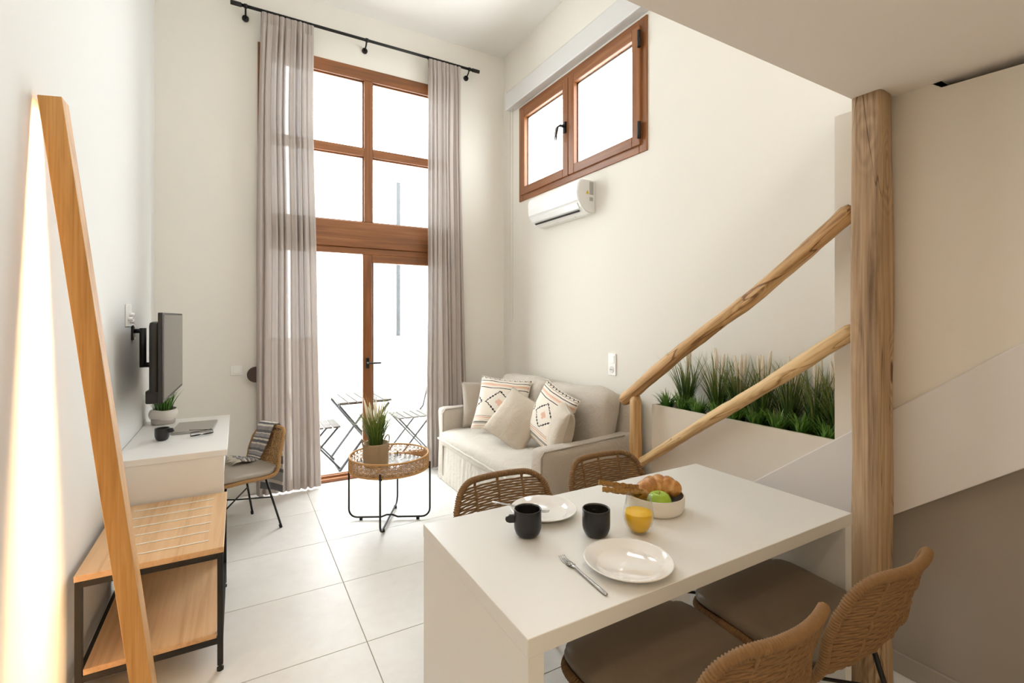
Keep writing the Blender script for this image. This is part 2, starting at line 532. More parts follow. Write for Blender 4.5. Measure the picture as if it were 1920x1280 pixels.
# ------------------------------------------------------------------ mesh helpers
class MB:
    def __init__(self):
        self.v, self.f, self.uv, self.sm = [], [], {}, []

    def add(self, vs, fs, uvs=None, smooth=False):
        o = len(self.v)
        self.v += [tuple(x) for x in vs]
        for i, f in enumerate(fs):
            if uvs:
                self.uv[len(self.f)] = uvs[i]
            self.f.append(tuple(k + o for k in f))
            self.sm.append(smooth)
        return self

    def box(self, x0, x1, y0, y1, z0, z1):
        v = [(x, y, z) for z in (z0, z1) for y in (y0, y1) for x in (x0, x1)]
        return self.add(v, [(0, 2, 3, 1), (4, 5, 7, 6), (0, 1, 5, 4), (2, 6, 7, 3), (0, 4, 6, 2), (1, 3, 7, 5)])

    def prism(self, poly, a0, a1, axis='x'):
        # poly of 2-D points extruded along axis: x -> (y,z), y -> (x,z), z -> (x,y)
        def P(p, a):
            return {'x': (a, p[0], p[1]), 'y': (p[0], a, p[1]), 'z': (p[0], p[1], a)}[axis]
        n = len(poly)
        vs = [P(p, a0) for p in poly] + [P(p, a1) for p in poly]
        fs = [tuple(range(n - 1, -1, -1)), tuple(range(n, 2 * n))] + [(i, (i + 1) % n, n + (i + 1) % n, n + i) for i in range(n)]
        return self.add(vs, fs)

    def tube(self, path, r, n=8, closed=False, caps=True, squash=None):
        path = [Vector(p) for p in path]
        m = len(path)
        rr = r if isinstance(r, (list, tuple)) else [r] * m
        vs, fs = [], []
        prev = None
        for i, p in enumerate(path):
            if closed:
                t = (path[(i + 1) % m] - path[i - 1])
            else:
                t = path[min(i + 1, m - 1)] - path[max(i - 1, 0)]
            t = t.normalized() if t.length > 1e-9 else Vector((0, 0, 1))
            if prev is None:
                up = Vector((0, 0, 1)) if abs(t.z) < 0.9 else Vector((1, 0, 0))
                a = t.cross(up).normalized()
            else:
                a = (prev - t * prev.dot(t))
                a = a.normalized() if a.length > 1e-6 else t.orthogonal().normalized()
            prev = a
            b = t.cross(a)
            for k in range(n):
                g = 2 * math.pi * k / n
                vs.append(p + (a * math.cos(g) + b * math.sin(g)) * rr[i])
        segs = m if closed else m - 1
        for i in range(segs):
            j = (i + 1) % m
            for k in range(n):
                fs.append((i * n + k, i * n + (k + 1) % n, j * n + (k + 1) % n, j * n + k))
        self.add(vs, fs, smooth=True)
        if caps and not closed:
            o = len(self.v) - len(vs)
            self.f.append(tuple(o + k for k in range(n - 1, -1, -1)))
            self.sm.append(False)
            self.f.append(tuple(o + (m - 1) * n + k for k in range(n)))
            self.sm.append(False)
        return self

    def lathe(self, prof, n=32, c=(0, 0, 0)):
        vs, fs = [], []
        m = len(prof)
        for (r, z) in prof:
            for k in range(n):
                g = 2 * math.pi * k / n
                vs.append((c[0] + r * math.cos(g), c[1] + r * math.sin(g), c[2] + z))
        for i in range(m - 1):
            for k in range(n):
                fs.append((i * n + k, i * n + (k + 1) % n, (i + 1) * n + (k + 1) % n, (i + 1) * n + k))
        return self.add(vs, fs, smooth=True)

    def grid(self, fn, nu, nv, uv=True):
        vs = [fn(i / nu, j / nv) for j in range(nv + 1) for i in range(nu + 1)]
        fs, uvs = [], []
        for j in range(nv):
            for i in range(nu):
                a = j * (nu + 1) + i
                fs.append((a, a + 1, a + nu + 2, a + nu + 1))
                uvs.append([(i / nu, j / nv), ((i + 1) / nu, j / nv), ((i + 1) / nu, (j + 1) / nv), (i / nu, (j + 1) / nv)])
        return self.add(vs, fs, uvs, True)

    def mesh(self, name):
        me = bpy.data.meshes.new(name)
        me.from_pydata(self.v, [], self.f)
        me.polygons.foreach_set('use_smooth', self.sm)
        if self.uv:
            ul = me.uv_layers.new(name='UVMap')
            for p in me.polygons:
                q = self.uv.get(p.index)
                if q:
                    for li, c in zip(p.loop_indices, q):
                        ul.data[li].uv = c
        me.update()
        return me

    def build(self, name, mat, parent=None, bevel=0.0, seg=2, weld=False):
        me = self.mesh(name)
        me.materials.append(M[mat] if isinstance(mat, str) else mat)
        o = bpy.data.objects.new(name, me)
        COL.objects.link(o)
        if parent:
            o.parent = parent
        if weld:
            md = o.modifiers.new('weld', 'WELD')
            md.merge_threshold = 1e-5
        if bevel:
            b = o.modifiers.new('bevel', 'BEVEL')
            b.width = bevel
            b.segments = seg
            b.limit_method = 'ANGLE'
            b.angle_limit = R(40)
        return o


def smooth_prof(c, n=4):
    out = []
    for i in range(len(c) - 1):
        p0, p1, p2, p3 = c[max(i - 1, 0)], c[i], c[i + 1], c[min(i + 2, len(c) - 1)]
        for k in range(n):
            t = k / n
            out.append(tuple(max(0, .5 * ((2 * p1[a]) + (-p0[a] + p2[a]) * t + (2 * p0[a] - 5 * p1[a] + 4 * p2[a] - p3[a]) * t * t + (-p0[a] + 3 * p1[a] - 3 * p2[a] + p3[a]) * t ** 3)) for a in range(2)))
    out.append(c[-1])
    return out


def fix_normals(o):
    bm = bmesh.new()
    bm.from_mesh(o.data)
    bmesh.ops.recalc_face_normals(bm, faces=bm.faces)
    bm.to_mesh(o.data)
    bm.free()
    return o


def thing(name, label, cat, loc=(0, 0, 0), rz=0.0, group=None):
    o = bpy.data.objects.new(name, None)
    COL.objects.link(o)
    o.location = loc
    o.rotation_euler = (0, 0, rz)
    o.empty_display_size = 0.05
    return tag(o, label, cat, group)


def tag(o, label, cat, group=None):
    o['label'] = label
    o['category'] = cat
    if group:
        o['group'] = group
    return o


def struct(o):
    o['kind'] = 'structure'
    return o


def copy_tree(o, parent=None):
    c = o.copy()
    COL.objects.link(c)
    c.parent = parent
    for ch in list(o.children):
        copy_tree(ch, c)
    return c


def rbox(hx, hy, hz, r, n=10, fn=None):
    """rounded soft box as an MB; fn(p, unit) may move each point"""
    mb = MB()
    faces = []
    inner = (max(hx - r, 1e-4), max(hy - r, 1e-4), max(hz - r, 1e-4))
    for ax in range(3):
        for s in (-1, 1):
            def P(i, j):
                a, b = -1 + 2 * i / n, -1 + 2 * j / n
                # denser near the edges
                a = math.sin(a * math.pi / 2)
                b = math.sin(b * math.pi / 2)
                q = [0, 0, 0]
                q[ax] = s
                q[(ax + 1) % 3] = a
                q[(ax + 2) % 3] = b
                p = Vector((q[0] * hx, q[1] * hy, q[2] * hz))
                c = Vector([max(-inner[k], min(inner[k], p[k])) for k in range(3)])
                d = p - c
                if d.length > 1e-9:
                    p = c + d.normalized() * r
                if fn:
                    p = fn(p, q)
                return p
            vs = [P(i, j) for j in range(n + 1) for i in range(n + 1)]
            fs = []
            for j in range(n):
                for i in range(n):
                    k = j * (n + 1) + i
                    f = (k, k + 1, k + n + 2, k + n + 1)
                    fs.append(f if s > 0 else f[::-1])
            mb.add(vs, fs, smooth=True)
    return mb


def nz(p, s, a):
    return Vector((noise.noise(Vector(p) * s), noise.noise(Vector(p) * s + Vector((7.1, 3.3, 1.7))), noise.noise(Vector(p) * s + Vector((1.9, 9.2, 5.5))))) * a


def pillow_mb(wd, ht, th, n=26, wr=0.006, seed=0, uvs=True):
    mb = MB()
    sv = Vector((seed * 3.1, seed * 1.7, 0))
    for s in (1, -1):
        def fn(a, b):
            u, v = 2 * a - 1, 2 * b - 1
            e = max(0.0, (1 - u * u) * (1 - v * v))
            z = th / 2 * e ** 0.42
            x = wd / 2 * u * (1 - 0.07 * (1 - v * v) * abs(u))
            y = ht / 2 * v * (1 - 0.07 * (1 - u * u) * abs(v))
            k = nz((x + sv.x, y + sv.y, 0.3 * s), 9, wr) + nz((x + sv.x, y, s), 22, wr * 0.4)
            k *= min(1, 4 * e)
            return Vector((x, y, s * z)) + Vector((k.x, k.y, k.z))
        if s > 0:
            mb.grid(fn, n, n)
        else:
            mb.grid(lambda a, b: fn(1 - a, b), n, n)
    # sewn seam round the rim
    rim = []
    for k in range(4 * 14):
        q, t = divmod(k, 14)
        t = -1 + 2 * t / 14
        u, v = [(t, -1), (1, t), (-t, 1), (-1, -t)][q]
        rim.append((wd / 2 * u * (1 - 0.07 * (1 - v * v) * abs(u)), ht / 2 * v * (1 - 0.07 * (1 - u * u) * abs(v)), 0))
    return mb, rim


def blades(mb, n, rad, h0, h1, lean, wdt, base=(0, 0, 0), seg=5, curl=0.5, clip=None):
    for _ in range(n):
        a = random.uniform(0, 2 * math.pi)
        rr = rad * math.sqrt(random.random())
        b = Vector((base[0] + rr * math.cos(a), base[1] + rr * math.sin(a), base[2]))
        h = random.uniform(h0, h1)
        d = Vector((math.cos(a + random.uniform(-.6, .6)), math.sin(a + random.uniform(-.6, .6)), 0))
        ln = random.uniform(0.2, 1.0) * lean * h
        side = Vector((-d.y, d.x, 0))
        fold = random.uniform(-0.3, 0.3)
        side = (side + d * fold).normalized()
        vs, fs, uvs = [], [], []
        tone = random.random()
        for k in range(seg + 1):
            t = k / seg
            p = b + d * (ln * (t ** 1.8)) + Vector((0, 0, h * (t - curl * 0.35 * (ln / h) * t ** 3)))
            if clip:
                p = clip(p)
            ww = wdt * (1 - t) ** 0.7 * (0.6 + 0.4 * min(1, t * 4)) + 0.0004
            vs += [p - side * ww / 2, p + side * ww / 2]
        for k in range(seg):
            fs.append((2 * k, 2 * k + 1, 2 * k + 3, 2 * k + 2))
            uvs.append([(tone, k / seg), (tone, k / seg), (tone, (k + 1) / seg), (tone, (k + 1) / seg)])
        mb.add(vs, fs, uvs, True)


def logtube(p0, p1, r0, r1, bend=0.02, rough=0.006, seed=0, n=18, seg=40, start=None):
    p0, p1 = Vector(p0), Vector(p1)
    d = (p1 - p0)
    mb = MB()
    ax = d.normalized()
    a = ax.cross(Vector((0, 0, 1)) if abs(ax.z) < 0.9 else Vector((1, 0, 0))).normalized()
    b = ax.cross(a)
    vs, fs = [], []
    for i in range(seg + 1):
        t = i / seg
        off = a * noise.noise(Vector((t * 2.2, seed, 0))) * bend + b * noise.noise(Vector((t * 2.2, seed, 5))) * bend
        off *= math.sin(math.pi * t) * 0.8 + 0.2
        r = r0 + (r1 - r0) * t
        for k in range(n):
            g = 2 * math.pi * k / n
            q = Vector((math.cos(g) * 1.6, math.sin(g) * 1.6, t * d.length * 5 + seed * 3))
            e = noise.noise(q) * rough + noise.noise(q * 2.7) * rough * 0.4
            end = 0.75 if i in (0, seg) else 1.0
            vs.append(p0 + d * t + off + (a * math.cos(g) + b * math.sin(g)) * (r + e) * end)
    for i in range(seg):
        for k in range(n):
            fs.append((i * n + k, i * n + (k + 1) % n, (i + 1) * n + (k + 1) % n, (i + 1) * n + k))
    mb.add(vs, fs, smooth=True)
    mb.f.append(tuple(range(n - 1, -1, -1)))
    mb.sm.append(False)
    mb.f.append(tuple(seg * n + k for k in range(n)))
    mb.sm.append(False)
    return mb


# ------------------------------------------------------------------ structure
YR = -3.0            # rear wall behind the camera
ZS = 2.40            # loft soffit
XS = 2.32            # stair / planter wall face
FX0, FX1, FZ1 = 0.151, 2.02, 3.87      # glazed door opening
WY0, WY1, WZ0, WZ1 = 2.507, 4.306, 2.705, 3.68   # high window opening

fl = struct(MB().box(XL - .2, 2.9, YR - .2, YB + .25, -0.2, -0.004).build('floor', 'grout'))
gx = [XL, 0.522, 1.676, XR]
gy = [YB]
y = 3.997 + 0.577
while y > YR:
    if y < YB - 0.02:
        gy.append(y)
    y -= 0.577
gy.append(YR)
gap = 0.0018
for i in range(len(gx) - 1):
    for j in range(len(gy) - 1):
        x0, x1, y1, y0 = gx[i] + gap, gx[i + 1] - gap, gy[j] - gap, gy[j + 1] + gap
        cx, cy = (x0 + x1) / 2, (y0 + y1) / 2
        o = MB().box(x0 - cx, x1 - cx, y0 - cy, y1 - cy, -0.010, 0).build('floor_tile', 'tile', fl, bevel=0.0008, seg=1)
        o.location = (cx, cy, 0)

struct(MB().box(XL - .2, XL, YR, YB + .25, 0, ZC).build('wall_left', 'wall_white'))
mb = MB()
mb.box(XL, FX0, YB, YB + .25, 0, ZC).box(FX1, XR + .25, YB, YB + .25, 0, ZC).box(FX0, FX1, YB, YB + .25, FZ1, ZC)
struct(mb.build('wall_back', 'wall'))
mb = MB()
mb.box(XR, XR + .25, YR, WY0, 0, ZC).box(XR, XR + .25, WY1, YB, 0, ZC).box(XR, XR + .25, WY0, WY1, 0, WZ0).box(XR, XR + .25, WY0, WY1, WZ1, ZC)
struct(mb.build('wall_right', 'wall'))
struct(MB().box(XL - .2, XR + .25, YR - .2, YR, 0, ZC).build('wall_rear', 'wall'))
struct(MB().box(XL - .2, XR + .25, YR - .2, YB + .25, ZC, ZC + .2).build('ceiling', 'ceiling'))
struct(MB().box(XL, XR, YR, 1.02, ZS, ZS + .26).build('ceiling_loft', 'slab'))


def ptop(y):      # stair panel upper / lower edge heights
    return 0.701 + (1.474 - y) * 0.777


def pbot(y):
    return 0.706 + (0.916 - y) * 0.777


# wall beside the stairs: full height from the planter recess back under the loft, open slot near the soffit
NY = 1.147
mb = MB()
mb.prism([(NY, pbot(NY)), (NY, ZS), (0.772, ZS), (0.772, 2.375), (-0.6, 2.31), (-0.6, 1.9)], XS, XR - .001, 'x')
mb.prism([(0.772, 2.375), (0.772, 2.399), (0.80, 2.399)], XS, XR - .001, 'x')
mb.box(XS, XR - .001, YR, -0.6, 0, ZS)
struct(fix_normals(mb.build('wall_stair', 'wall_stair')))
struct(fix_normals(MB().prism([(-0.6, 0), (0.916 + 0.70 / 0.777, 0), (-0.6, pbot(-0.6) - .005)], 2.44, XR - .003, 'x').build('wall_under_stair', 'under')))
yb = 0.916 + 0.706 / 0.777
yt = 1.474 + 0.701 / 0.777
mb = MB()
mb.prism([(yb, 0.0), (yt, 0.0), (-0.59, ptop(-0.59)), (-0.59, pbot(-0.59))], 2.309, XS - .0005, 'x')
struct(fix_normals(mb.build('trim_1', 'panel', bevel=0.004)))
# baseboards
struct(MB().box(XL, XL + .014, YR, YB, 0, 0.085).build('baseboard_left', 'white_lam', bevel=0.003))
struct(MB().box(XL, FX0 - .01, YB - .014, YB, 0, 0.085).build('baseboard_back', 'wall', bevel=0.003))
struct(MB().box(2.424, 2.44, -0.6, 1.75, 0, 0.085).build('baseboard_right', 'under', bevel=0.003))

# planter built against the right wall
pl = thing('planter_box', 'long cream built-in planter box holding a row of grasses', 'planter', (XS, 1.69, 0))
mb = MB()
mb.prism([(NY - 1.69, pbot(NY)), (NY - 1.69, 0.953), (2.24 - 1.69, 0.946), (2.24 - 1.69, 0.0), (yb - 1.69, 0.0)], 0, 0.02, 'x')
fix_normals(mb.build('front_panel', 'wall_stair', pl, bevel=0.002))
MB().box(0.0205, 0.238, 2.22 - 1.69, 2.24 - 1.69, 0, 0.946).build('end_panel', 'wall_stair', pl)
MB().box(0.021, 0.238, NY + .001 - 1.69, 2.219 - 1.69, 0.80, 0.90).build('soil', 'soil', pl)

# ------------------------------------------------------------------ glazed door wall
FY = YB - 0.012
wn = struct(thing('window_1', '', ''))
for k in ('label', 'category'):
    del wn[k]
fd = 0.09


def bar(name, x0, x1, z0, z1, y0=FY, y1=FY + fd, mat='oakframe', parent=wn, bev=0.006):
    return MB().box(x0, x1, y0, y1, z0, z1).build(name, mat, parent, bevel=bev)


bar('frame_stile', FX0, FX0 + .085, 0.0, FZ1)
bar('frame_stile', FX1 - .085, FX1, 0.0, FZ1)
bar('frame_head', FX0 + .085, FX1 - .085, FZ1 - .115, FZ1, mat='oakframe_h')
bar('mullion', 1.045, 1.125, 2.41, FZ1 - .115)
bar('transom', FX0 + .085, FX1 - .085, 2.165, 2.41, mat='oakframe_h')
bar('transom', FX0 + .085, FX1 - .085, 2.105, 2.165, FY + .015, FY + fd, 'oakframe_h')
for x0, x1 in ((FX0 + .085, 1.045), (1.125, FX1 - .085)):
    bar('glazing_bar', x0, x1, 3.035, 3.112, mat='oakframe_h')
    for z0, z1 in ((2.41, 3.035), (3.112, FZ1 - .115)):
        p = MB().box(x0, x1, FY + .045, FY + .051, z0, z1).build('pane', 'pane', wn)
        for (a0, a1, c0, c1) in ((x0, x1, z0, z0 + .012), (x0, x1, z1 - .012, z1), (x0, x0 + .012, z0 + .012, z1 - .012), (x1 - .012, x1, z0 + .012, z1 - .012)):
            MB().box(a0, a1, FY + .03, FY + .045, c0, c1).build('glazing_bead', 'oakframe_h', p, bevel=.003)
bar('sill', FX0 + .085, FX1 - .085, 0.0, 0.03, FY - .02, FY + fd + .05, 'oakframe_h')
bar('sill_track', FX0 + .085, FX1 - .085, 0.03, 0.05, FY + .06, FY + .075, 'oakframe_h', bev=0.002)
bar('sill_track', FX0 + .085, FX1 - .085, 0.03, 0.05, FY + .02, FY + .035, 'oakframe_h', bev=0.002)
dr = struct(thing('door_1', '', ''))
for k in ('label', 'category'):
    del dr[k]


def leaf(x0, x1, y0, y1, st, handle=False):
    bar('leaf_stile', x0, x0 + st, .05, 2.105, y0, y1, parent=dr)
    bar('leaf_stile', x1 - st, x1, .05, 2.105, y0, y1, parent=dr)
    bar('leaf_rail', x0 + st, x1 - st, .05, .16, y0, y1, 'oakframe_h', dr)
    bar('leaf_rail', x0 + st, x1 - st, 2.03, 2.105, y0, y1, 'oakframe_h', dr)
    ym = (y0 + y1) / 2
    MB().box(x0 + st, x1 - st, ym - .004, ym + .004, .16, 2.03).build('pane', 'pane', dr)


leaf(1.035, FX1 - .086, FY + .012, FY + .048, 0.085)
leaf(1.062, FX1 - .088, FY + .052, FY + .086, 0.085)
hd = MB().box(1.062, 1.092, FY - .002, FY + .012, 1.02, 1.12).build('handle_plate', 'black', dr, bevel=.003)
hb = MB().tube([(1.077, FY, 1.075), (1.077, FY - .05, 1.075), (1.085, FY - .055, 1.075), (1.19, FY - .055, 1.072)], .009, 10)
hb.build('handle', 'black', dr)

# high window in the right wall
w2 = struct(thing('window_2', '', ''))
for k in ('label', 'category'):
    del w2[k]
WX = XR - 0.012


def barx(name, y0, y1, z0, z1, x0, x1, mat, parent, bev=.005):
    return MB().box(x0, x1, y0, y1, z0, z1).build(name, mat, parent, bevel=bev)


ft = 0.075
barx('frame_stile', WY0, WY0 + ft, WZ0, WZ1, WX, WX + .08, 'oakframe', w2)
barx('frame_stile', WY1 - ft, WY1, WZ0, WZ1, WX, WX + .08, 'oakframe', w2)
barx('frame_rail', WY0 + ft, WY1 - ft, WZ0, WZ0 + ft, WX, WX + .08, 'oakframe_y', w2)
barx('frame_rail', WY0 + ft, WY1 - ft, WZ1 - ft, WZ1, WX, WX + .08, 'oakframe_y', w2)
ymid = 3.43
for a0, a1 in ((WY0 + ft - .02, ymid - .004), (ymid + .004, WY1 - ft + .02)):
    sx0, sx1 = WX - .018, WX + .05
    st = 0.078
    z0, z1 = WZ0 + ft - .02, WZ1 - ft + .02
    s = barx('sash_stile', a0, a0 + st, z0, z1, sx0, sx1, 'oakframe', w2)
    s = barx('sash_stile', a1 - st, a1, z0, z1, sx0, sx1, 'oakframe', w2)
    barx('sash_rail', a0 + st, a1 - st, z0, z0 + st, sx0, sx1, 'oakframe_y', w2)
    barx('sash_rail', a0 + st, a1 - st, z1 - st, z1, sx0, sx1, 'oakframe_y', w2)
    pn = MB().box(WX + .02, WX + .026, a0 + st, a1 - st, z0 + st, z1 - st).build('pane', 'pane', w2)
    # pale spacer inside the double glazing
    for (b0, b1, c0, c1) in ((a0 + st, a1 - st, z0 + st, z0 + st + .012), (a0 + st, a1 - st, z1 - st - .012, z1 - st), (a0 + st, a0 + st + .012, z0 + st, z1 - st), (a1 - st - .012, a1 - st, z0 + st, z1 - st)):
        MB().box(WX + .027, WX + .042, b0, b1, c0, c1).build('glass_spacer', 'alu', pn)
for z in (2.86, 3.52):
    h = MB()
    h.tube([(WX - .026, WY0 + ft - .025, z - .06), (WX - .026, WY0 + ft - .025, z + .06)], .013, 10)
    h.build('hinge', 'black', w2)
h = MB().box(WX - .034, WX - .018, ymid + .02, ymid + .05, 3.14, 3.24).build('handle_plate', 'black', w2, bevel=.003)
for sg, mt in ((-1, 'black'), (1, 'steel')):
    h = MB()
    yb0 = ymid + .035 + sg * .012
    h.tube([(WX - .03, yb0, 3.20), (WX - .075, yb0 + .01, 3.20), (WX - .085, yb0 + .035, 3.19), (WX - .085, yb0 + .055, 3.13), (WX - .085, yb0 + .06, 3.08)], [.009, .009, .01, .008, .006], 10)
    h.build('handle', mt, w2)

# roller-blind cassette
t = thing('roller_blind', 'pale grey roller blind cassette mounted above the small wooden window', 'blind', (XR, 3.4, 3.7))
mb = MB()
mb.prism([(-.005, 0.0), (-.085, 0.0), (-.09, .01), (-.09, .17), (-.075, .195), (-.005, .195)], -1.15, 1.055, 'y')
fix_normals(mb.build('cassette', 'blind', t, bevel=.003))
MB().box(-.088, -.006, 1.055, 1.062, .002, .193).build('end_cap', 'white_plastic', t)
mb = MB()
zt, zb = 0.0, -2.2
mb.tube([(-.05, 1.02, zt), (-.05, 1.02, zb), (-.05, 1.012, zb - .025), (-.05, .995, zb - .035), (-.05, .978, zb - .025), (-.05, .97, zb), (-.05, .97, zt)], .0022, 5)
mb.build('bead_chain', 'cord', t)

# ------------------------------------------------------------------ outdoors: balcony
ZB = -0.06
struct(MB().box(-3, 6, YB + .25, 9.0, ZB - .15, ZB).build('floor_balcony', 'ext'))
struct(MB().box(-3, 6, 6.3, 6.6, ZB, 0.61).build('trim_2', 'ext', bevel=.01))
struct(MB().box(-3, 6, 6.6, 6.8, ZB, 1.25).build('wall_balcony', 'ext'))
tag(MB().box(1.93, 1.985, 6.62, 6.67, 1.25, 3.4).build('balcony_post', 'ext_metal', bevel=.004), 'slim grey metal pole rising above the white balcony wall', 'pole')

bt = thing('bistro_table', 'folding bistro table with pale slatted top outside on the balcony', 'table', (1.15, 5.35, ZB))
for k in range(6):
    x = -0.265 + k * 0.09
    MB().box(x, x + .078, -.33, .33, .69, .71).build('slat', 'slat', bt, bevel=.003)
for yy in (-.2, .2):
    MB().box(-.26, .265, yy - .012, yy + .012, .665, .69).build('rail', 'ext_metal', bt)
for yy in (-.27, .27):
    s = 1 if yy > 0 else -1
    for d in (1, -1):
        q = yy - s * (.03 if d > 0 else 0)
        MB().tube([(-.25 * d, q, .665), (.25 * d, q, .012)], .014, 6).build('leg', 'ext_metal', bt)
for d in (1, -1):
    MB().tube([(.25 * d, -.27, .014), (.25 * d, .27, .014)], .012, 6).build('foot_rail', 'ext_metal', bt)


def bistro(loc, rz, label):
    c = thing('folding_chair', label, 'chair', loc, rz)
    for k in range(5):
        y0 = -.2 + k * .082
        MB().box(-.2, .2, y0, y0 + .07, .44, .456).build('seat_slat', 'slat', c, bevel=.003)
    for x in (-.19, .19):
        MB().tube([(x, .2, .012), (x, -.22, .5), (x, -.30, .84)], .011, 6).build('leg', 'ext_metal', c)
        xx = x - math.copysign(.025, x)
        MB().tube([(xx, -.2, .012), (xx, .18, .44)], .011, 6).build('leg', 'ext_metal', c)
    for k, (yy, zz) in enumerate(((-.285, .78), (-.262, .68))):
        MB().box(-.2, .2, yy - .008, yy + .008, zz - .035, zz + .035).build('back_slat', 'slat', c, bevel=.003)
    return c


bistro((1.74, 5.41, ZB), R(90), 'folding slatted chair outside seen through the glass to the right of the bistro table')
bistro((0.72, 5.33, ZB), R(-90), 'folding slatted chair outside tucked beside the open door bay by the left curtain')

# ------------------------------------------------------------------ curtains
rd = thing('curtain_rod', 'thin black metal curtain rod on three wall brackets', 'curtain rod', (1.08, YB - .1, 4.09))
MB().tube([(-1.09, 0, 0), (1.09, 0, 0)], .013, 12).build('rod', 'black', rd)
for x in (-1.09, 1.09):
    MB().tube([(x - .04, 0, 0), (x + .04, 0, 0)], .018, 12).build('end_cap', 'black', rd)
for x in (-1.02, -.03, 1.02):
    b = MB().tube([(x, 0, .012), (x, .03, -.03), (x, .085, -.055)], .007, 8).build('bracket', 'black', rd)
    MB().tube([(x, .083, -.055), (x, .0995, -.055)], .026, 16).build('rosette', 'black', b)
    MB().tube([(x - .012, 0, 0), (x + .012, 0, 0)], .018, 12).build('rod_clip', 'black', b)


def curtain(name, x0, x1, b0, b1, folds, label, seed, zbot=0.012, amp=.038):
    c = thing(name, label, 'curtain', ((x0 + x1) / 2, YB - .1, zbot), 0, 'sheer taupe curtains')
    cx = (x0 + x1) / 2
    ztop = 4.075 - zbot
    mb = MB()
    nu = folds * 14

    def fn(a, b):
        t = b                     # 0 bottom .. 1 top
        xa = b0 + (x0 - b0) * t ** 5
        xb = b1 + (x1 - b1) * min(1, t * 1.3)
        wob = 0.012 * noise.noise(Vector((a * 5, t * 3, seed)))
        x = xa + (xb - xa) * a + wob
        ph = a * folds * 2 * math.pi + 0.9 * noise.noise(Vector((a * 3, t * 1.1, seed + 4)))
        k = amp * (0.45 if t > .965 else 1.0) * (0.75 + 0.5 * noise.noise(Vector((a * 4, t * .8, seed + 9))))
        y = k * math.sin(ph) + 0.35 * k * math.sin(2.3 * ph + seed)
        y += -0.01
        return Vector((x - cx + 0.012 * math.cos(ph), y, t * ztop))
    mb.grid(fn, nu, 46)
    o = mb.build('fabric', 'sheer', c)
    # pleat tape and the little hooks under the rod
    mb = MB()
    mb.grid(lambda a, b: Vector((x0 - cx + (x1 - x0) * a + 0.004 * math.cos(a * folds * 6.283), .012 * math.sin(a * folds * 2 * 6.283) - .012, ztop - .085 + b * .085)), folds * 12, 2)
    mb.build('heading_tape', 'sheer', c)
    for k in range(folds + 1):
        xx = x0 - cx + (x1 - x0) * (k + .2) / (folds + .4)
        ring = [(xx, .016 * math.cos(g), ztop + .012 + .016 * math.sin(g)) for g in [i * math.pi / 5 for i in range(10)]]
        MB().tube(ring, .0025, 5, closed=True).build('curtain_ring', 'black', c)
    return c


curtain('sheer_curtain', .168, .575, .13, .635, 9, 'wide sheer taupe curtain hanging to the floor beside the open door bay', 1.0)
curtain('sheer_curtain', 1.64, 1.99, 1.63, 2.06, 8, 'narrower sheer taupe curtain hanging behind the sofa arm', 6.0)

hb_ = thing('curtain_holdback', 'dark brown round curtain holdback on the wall beside the left curtain', 'holdback', (.135, YB, 1.025))
MB().tube([(0, -.002, 0), (0, -.07, 0)], .012, 10).build('stem', 'brown_disc', hb_)
MB().tube([(0, -.07, 0), (0, -.074, 0), (0, -.088, 0), (0, -.092, 0)], [.06, .066, .066, .06], 28).build('disc', 'brown_disc', hb_)

# ------------------------------------------------------------------ switches and sockets
s = thing('light_switch', 'small square white light switch beside the left curtain', 'switch', (-.004, YB, 1.06))
MB().box(-.045, .045, -.010, -.0005, -.042, .042).build('plate', 'white_plastic', s, bevel=.003)
MB().box(-.026, .026, -.015, -.010, -.026, .026).build('rocker', 'white_plastic', s, bevel=.003)

s = thing('wall_socket', 'white upright double socket plate on the wall above the sofa', 'socket', (XR, 2.88, 1.136))
MB().box(-.011, -.0005, -.043, .043, -.085, .085).build('plate', 'white_plastic', s, bevel=.003)
MB().box(-.015, -.011, -.03, .03, .01, .07).build('rocker', 'white_plastic', s, bevel=.002)
MB().tube([(-.010, 0, -.04), (-.014, 0, -.04)], .026, 20).build('socket_well', 'ac_side', s)
for yy in (-.009, .009):
    MB().tube([(-.013, yy, -.04), (-.0155, yy, -.04)], .004, 8).build('pin_hole', 'dark', s)

s = thing('wall_socket', 'white wide socket plate with several outlets above the tv bracket', 'socket', (XL, 3.59, 1.515))
MB().box(.0005, .010, -.075, .075, -.065, .065).build('plate', 'white_plastic', s, bevel=.003)
for yy, zz in ((-.04, -.02), (.0, .005), (.04, .005), (.02, -.035)):
    MB().tube([(.0095, yy, zz), (.03, yy, zz)], .011, 12).build('plug', 'white_plastic', s)

# ------------------------------------------------------------------ air conditioner
ac = thing('air_conditioner', 'white wall-mounted split air conditioner below the small wooden window', 'air conditioner', (XR, 3.48, 2.36))
prof = [(-.002, .0), (-.06, .0), (-.10, .012), (-.135, .045), (-.158, .085), (-.168, .10), (-.176, .15), (-.175, .20), (-.165, .24), (-.145, .262), (-.11, .27), (-.002, .27)]
mb = MB()
mb.prism(prof, -.379, .379, 'y')
o = fix_normals(mb.build('body', 'ac_plastic', ac, bevel=.004))
mb = MB()
mb.prism([(p[0] * 0.985, .004 + p[1] * .97) for p in prof], -.388, -.3795, 'y')
fix_normals(mb.build('end_cap', 'ac_side', ac, bevel=.003))
mb = MB()
mb.prism([(p[0] * 0.985, .004 + p[1] * .97) for p in prof], .3795, .388, 'y')
fix_normals(mb.build('end_cap', 'ac_side', ac, bevel=.003))
mb = MB()
fr = [(-.161, .088), (-.171, .10), (-.1795, .15), (-.1785, .20), (-.1685, .241), (-.148, .265), (-.11, .2735), (-.11, .2705), (-.145, .2625), (-.165, .2405), (-.175, .2), (-.176, .15), (-.168, .1), (-.158, .086)]
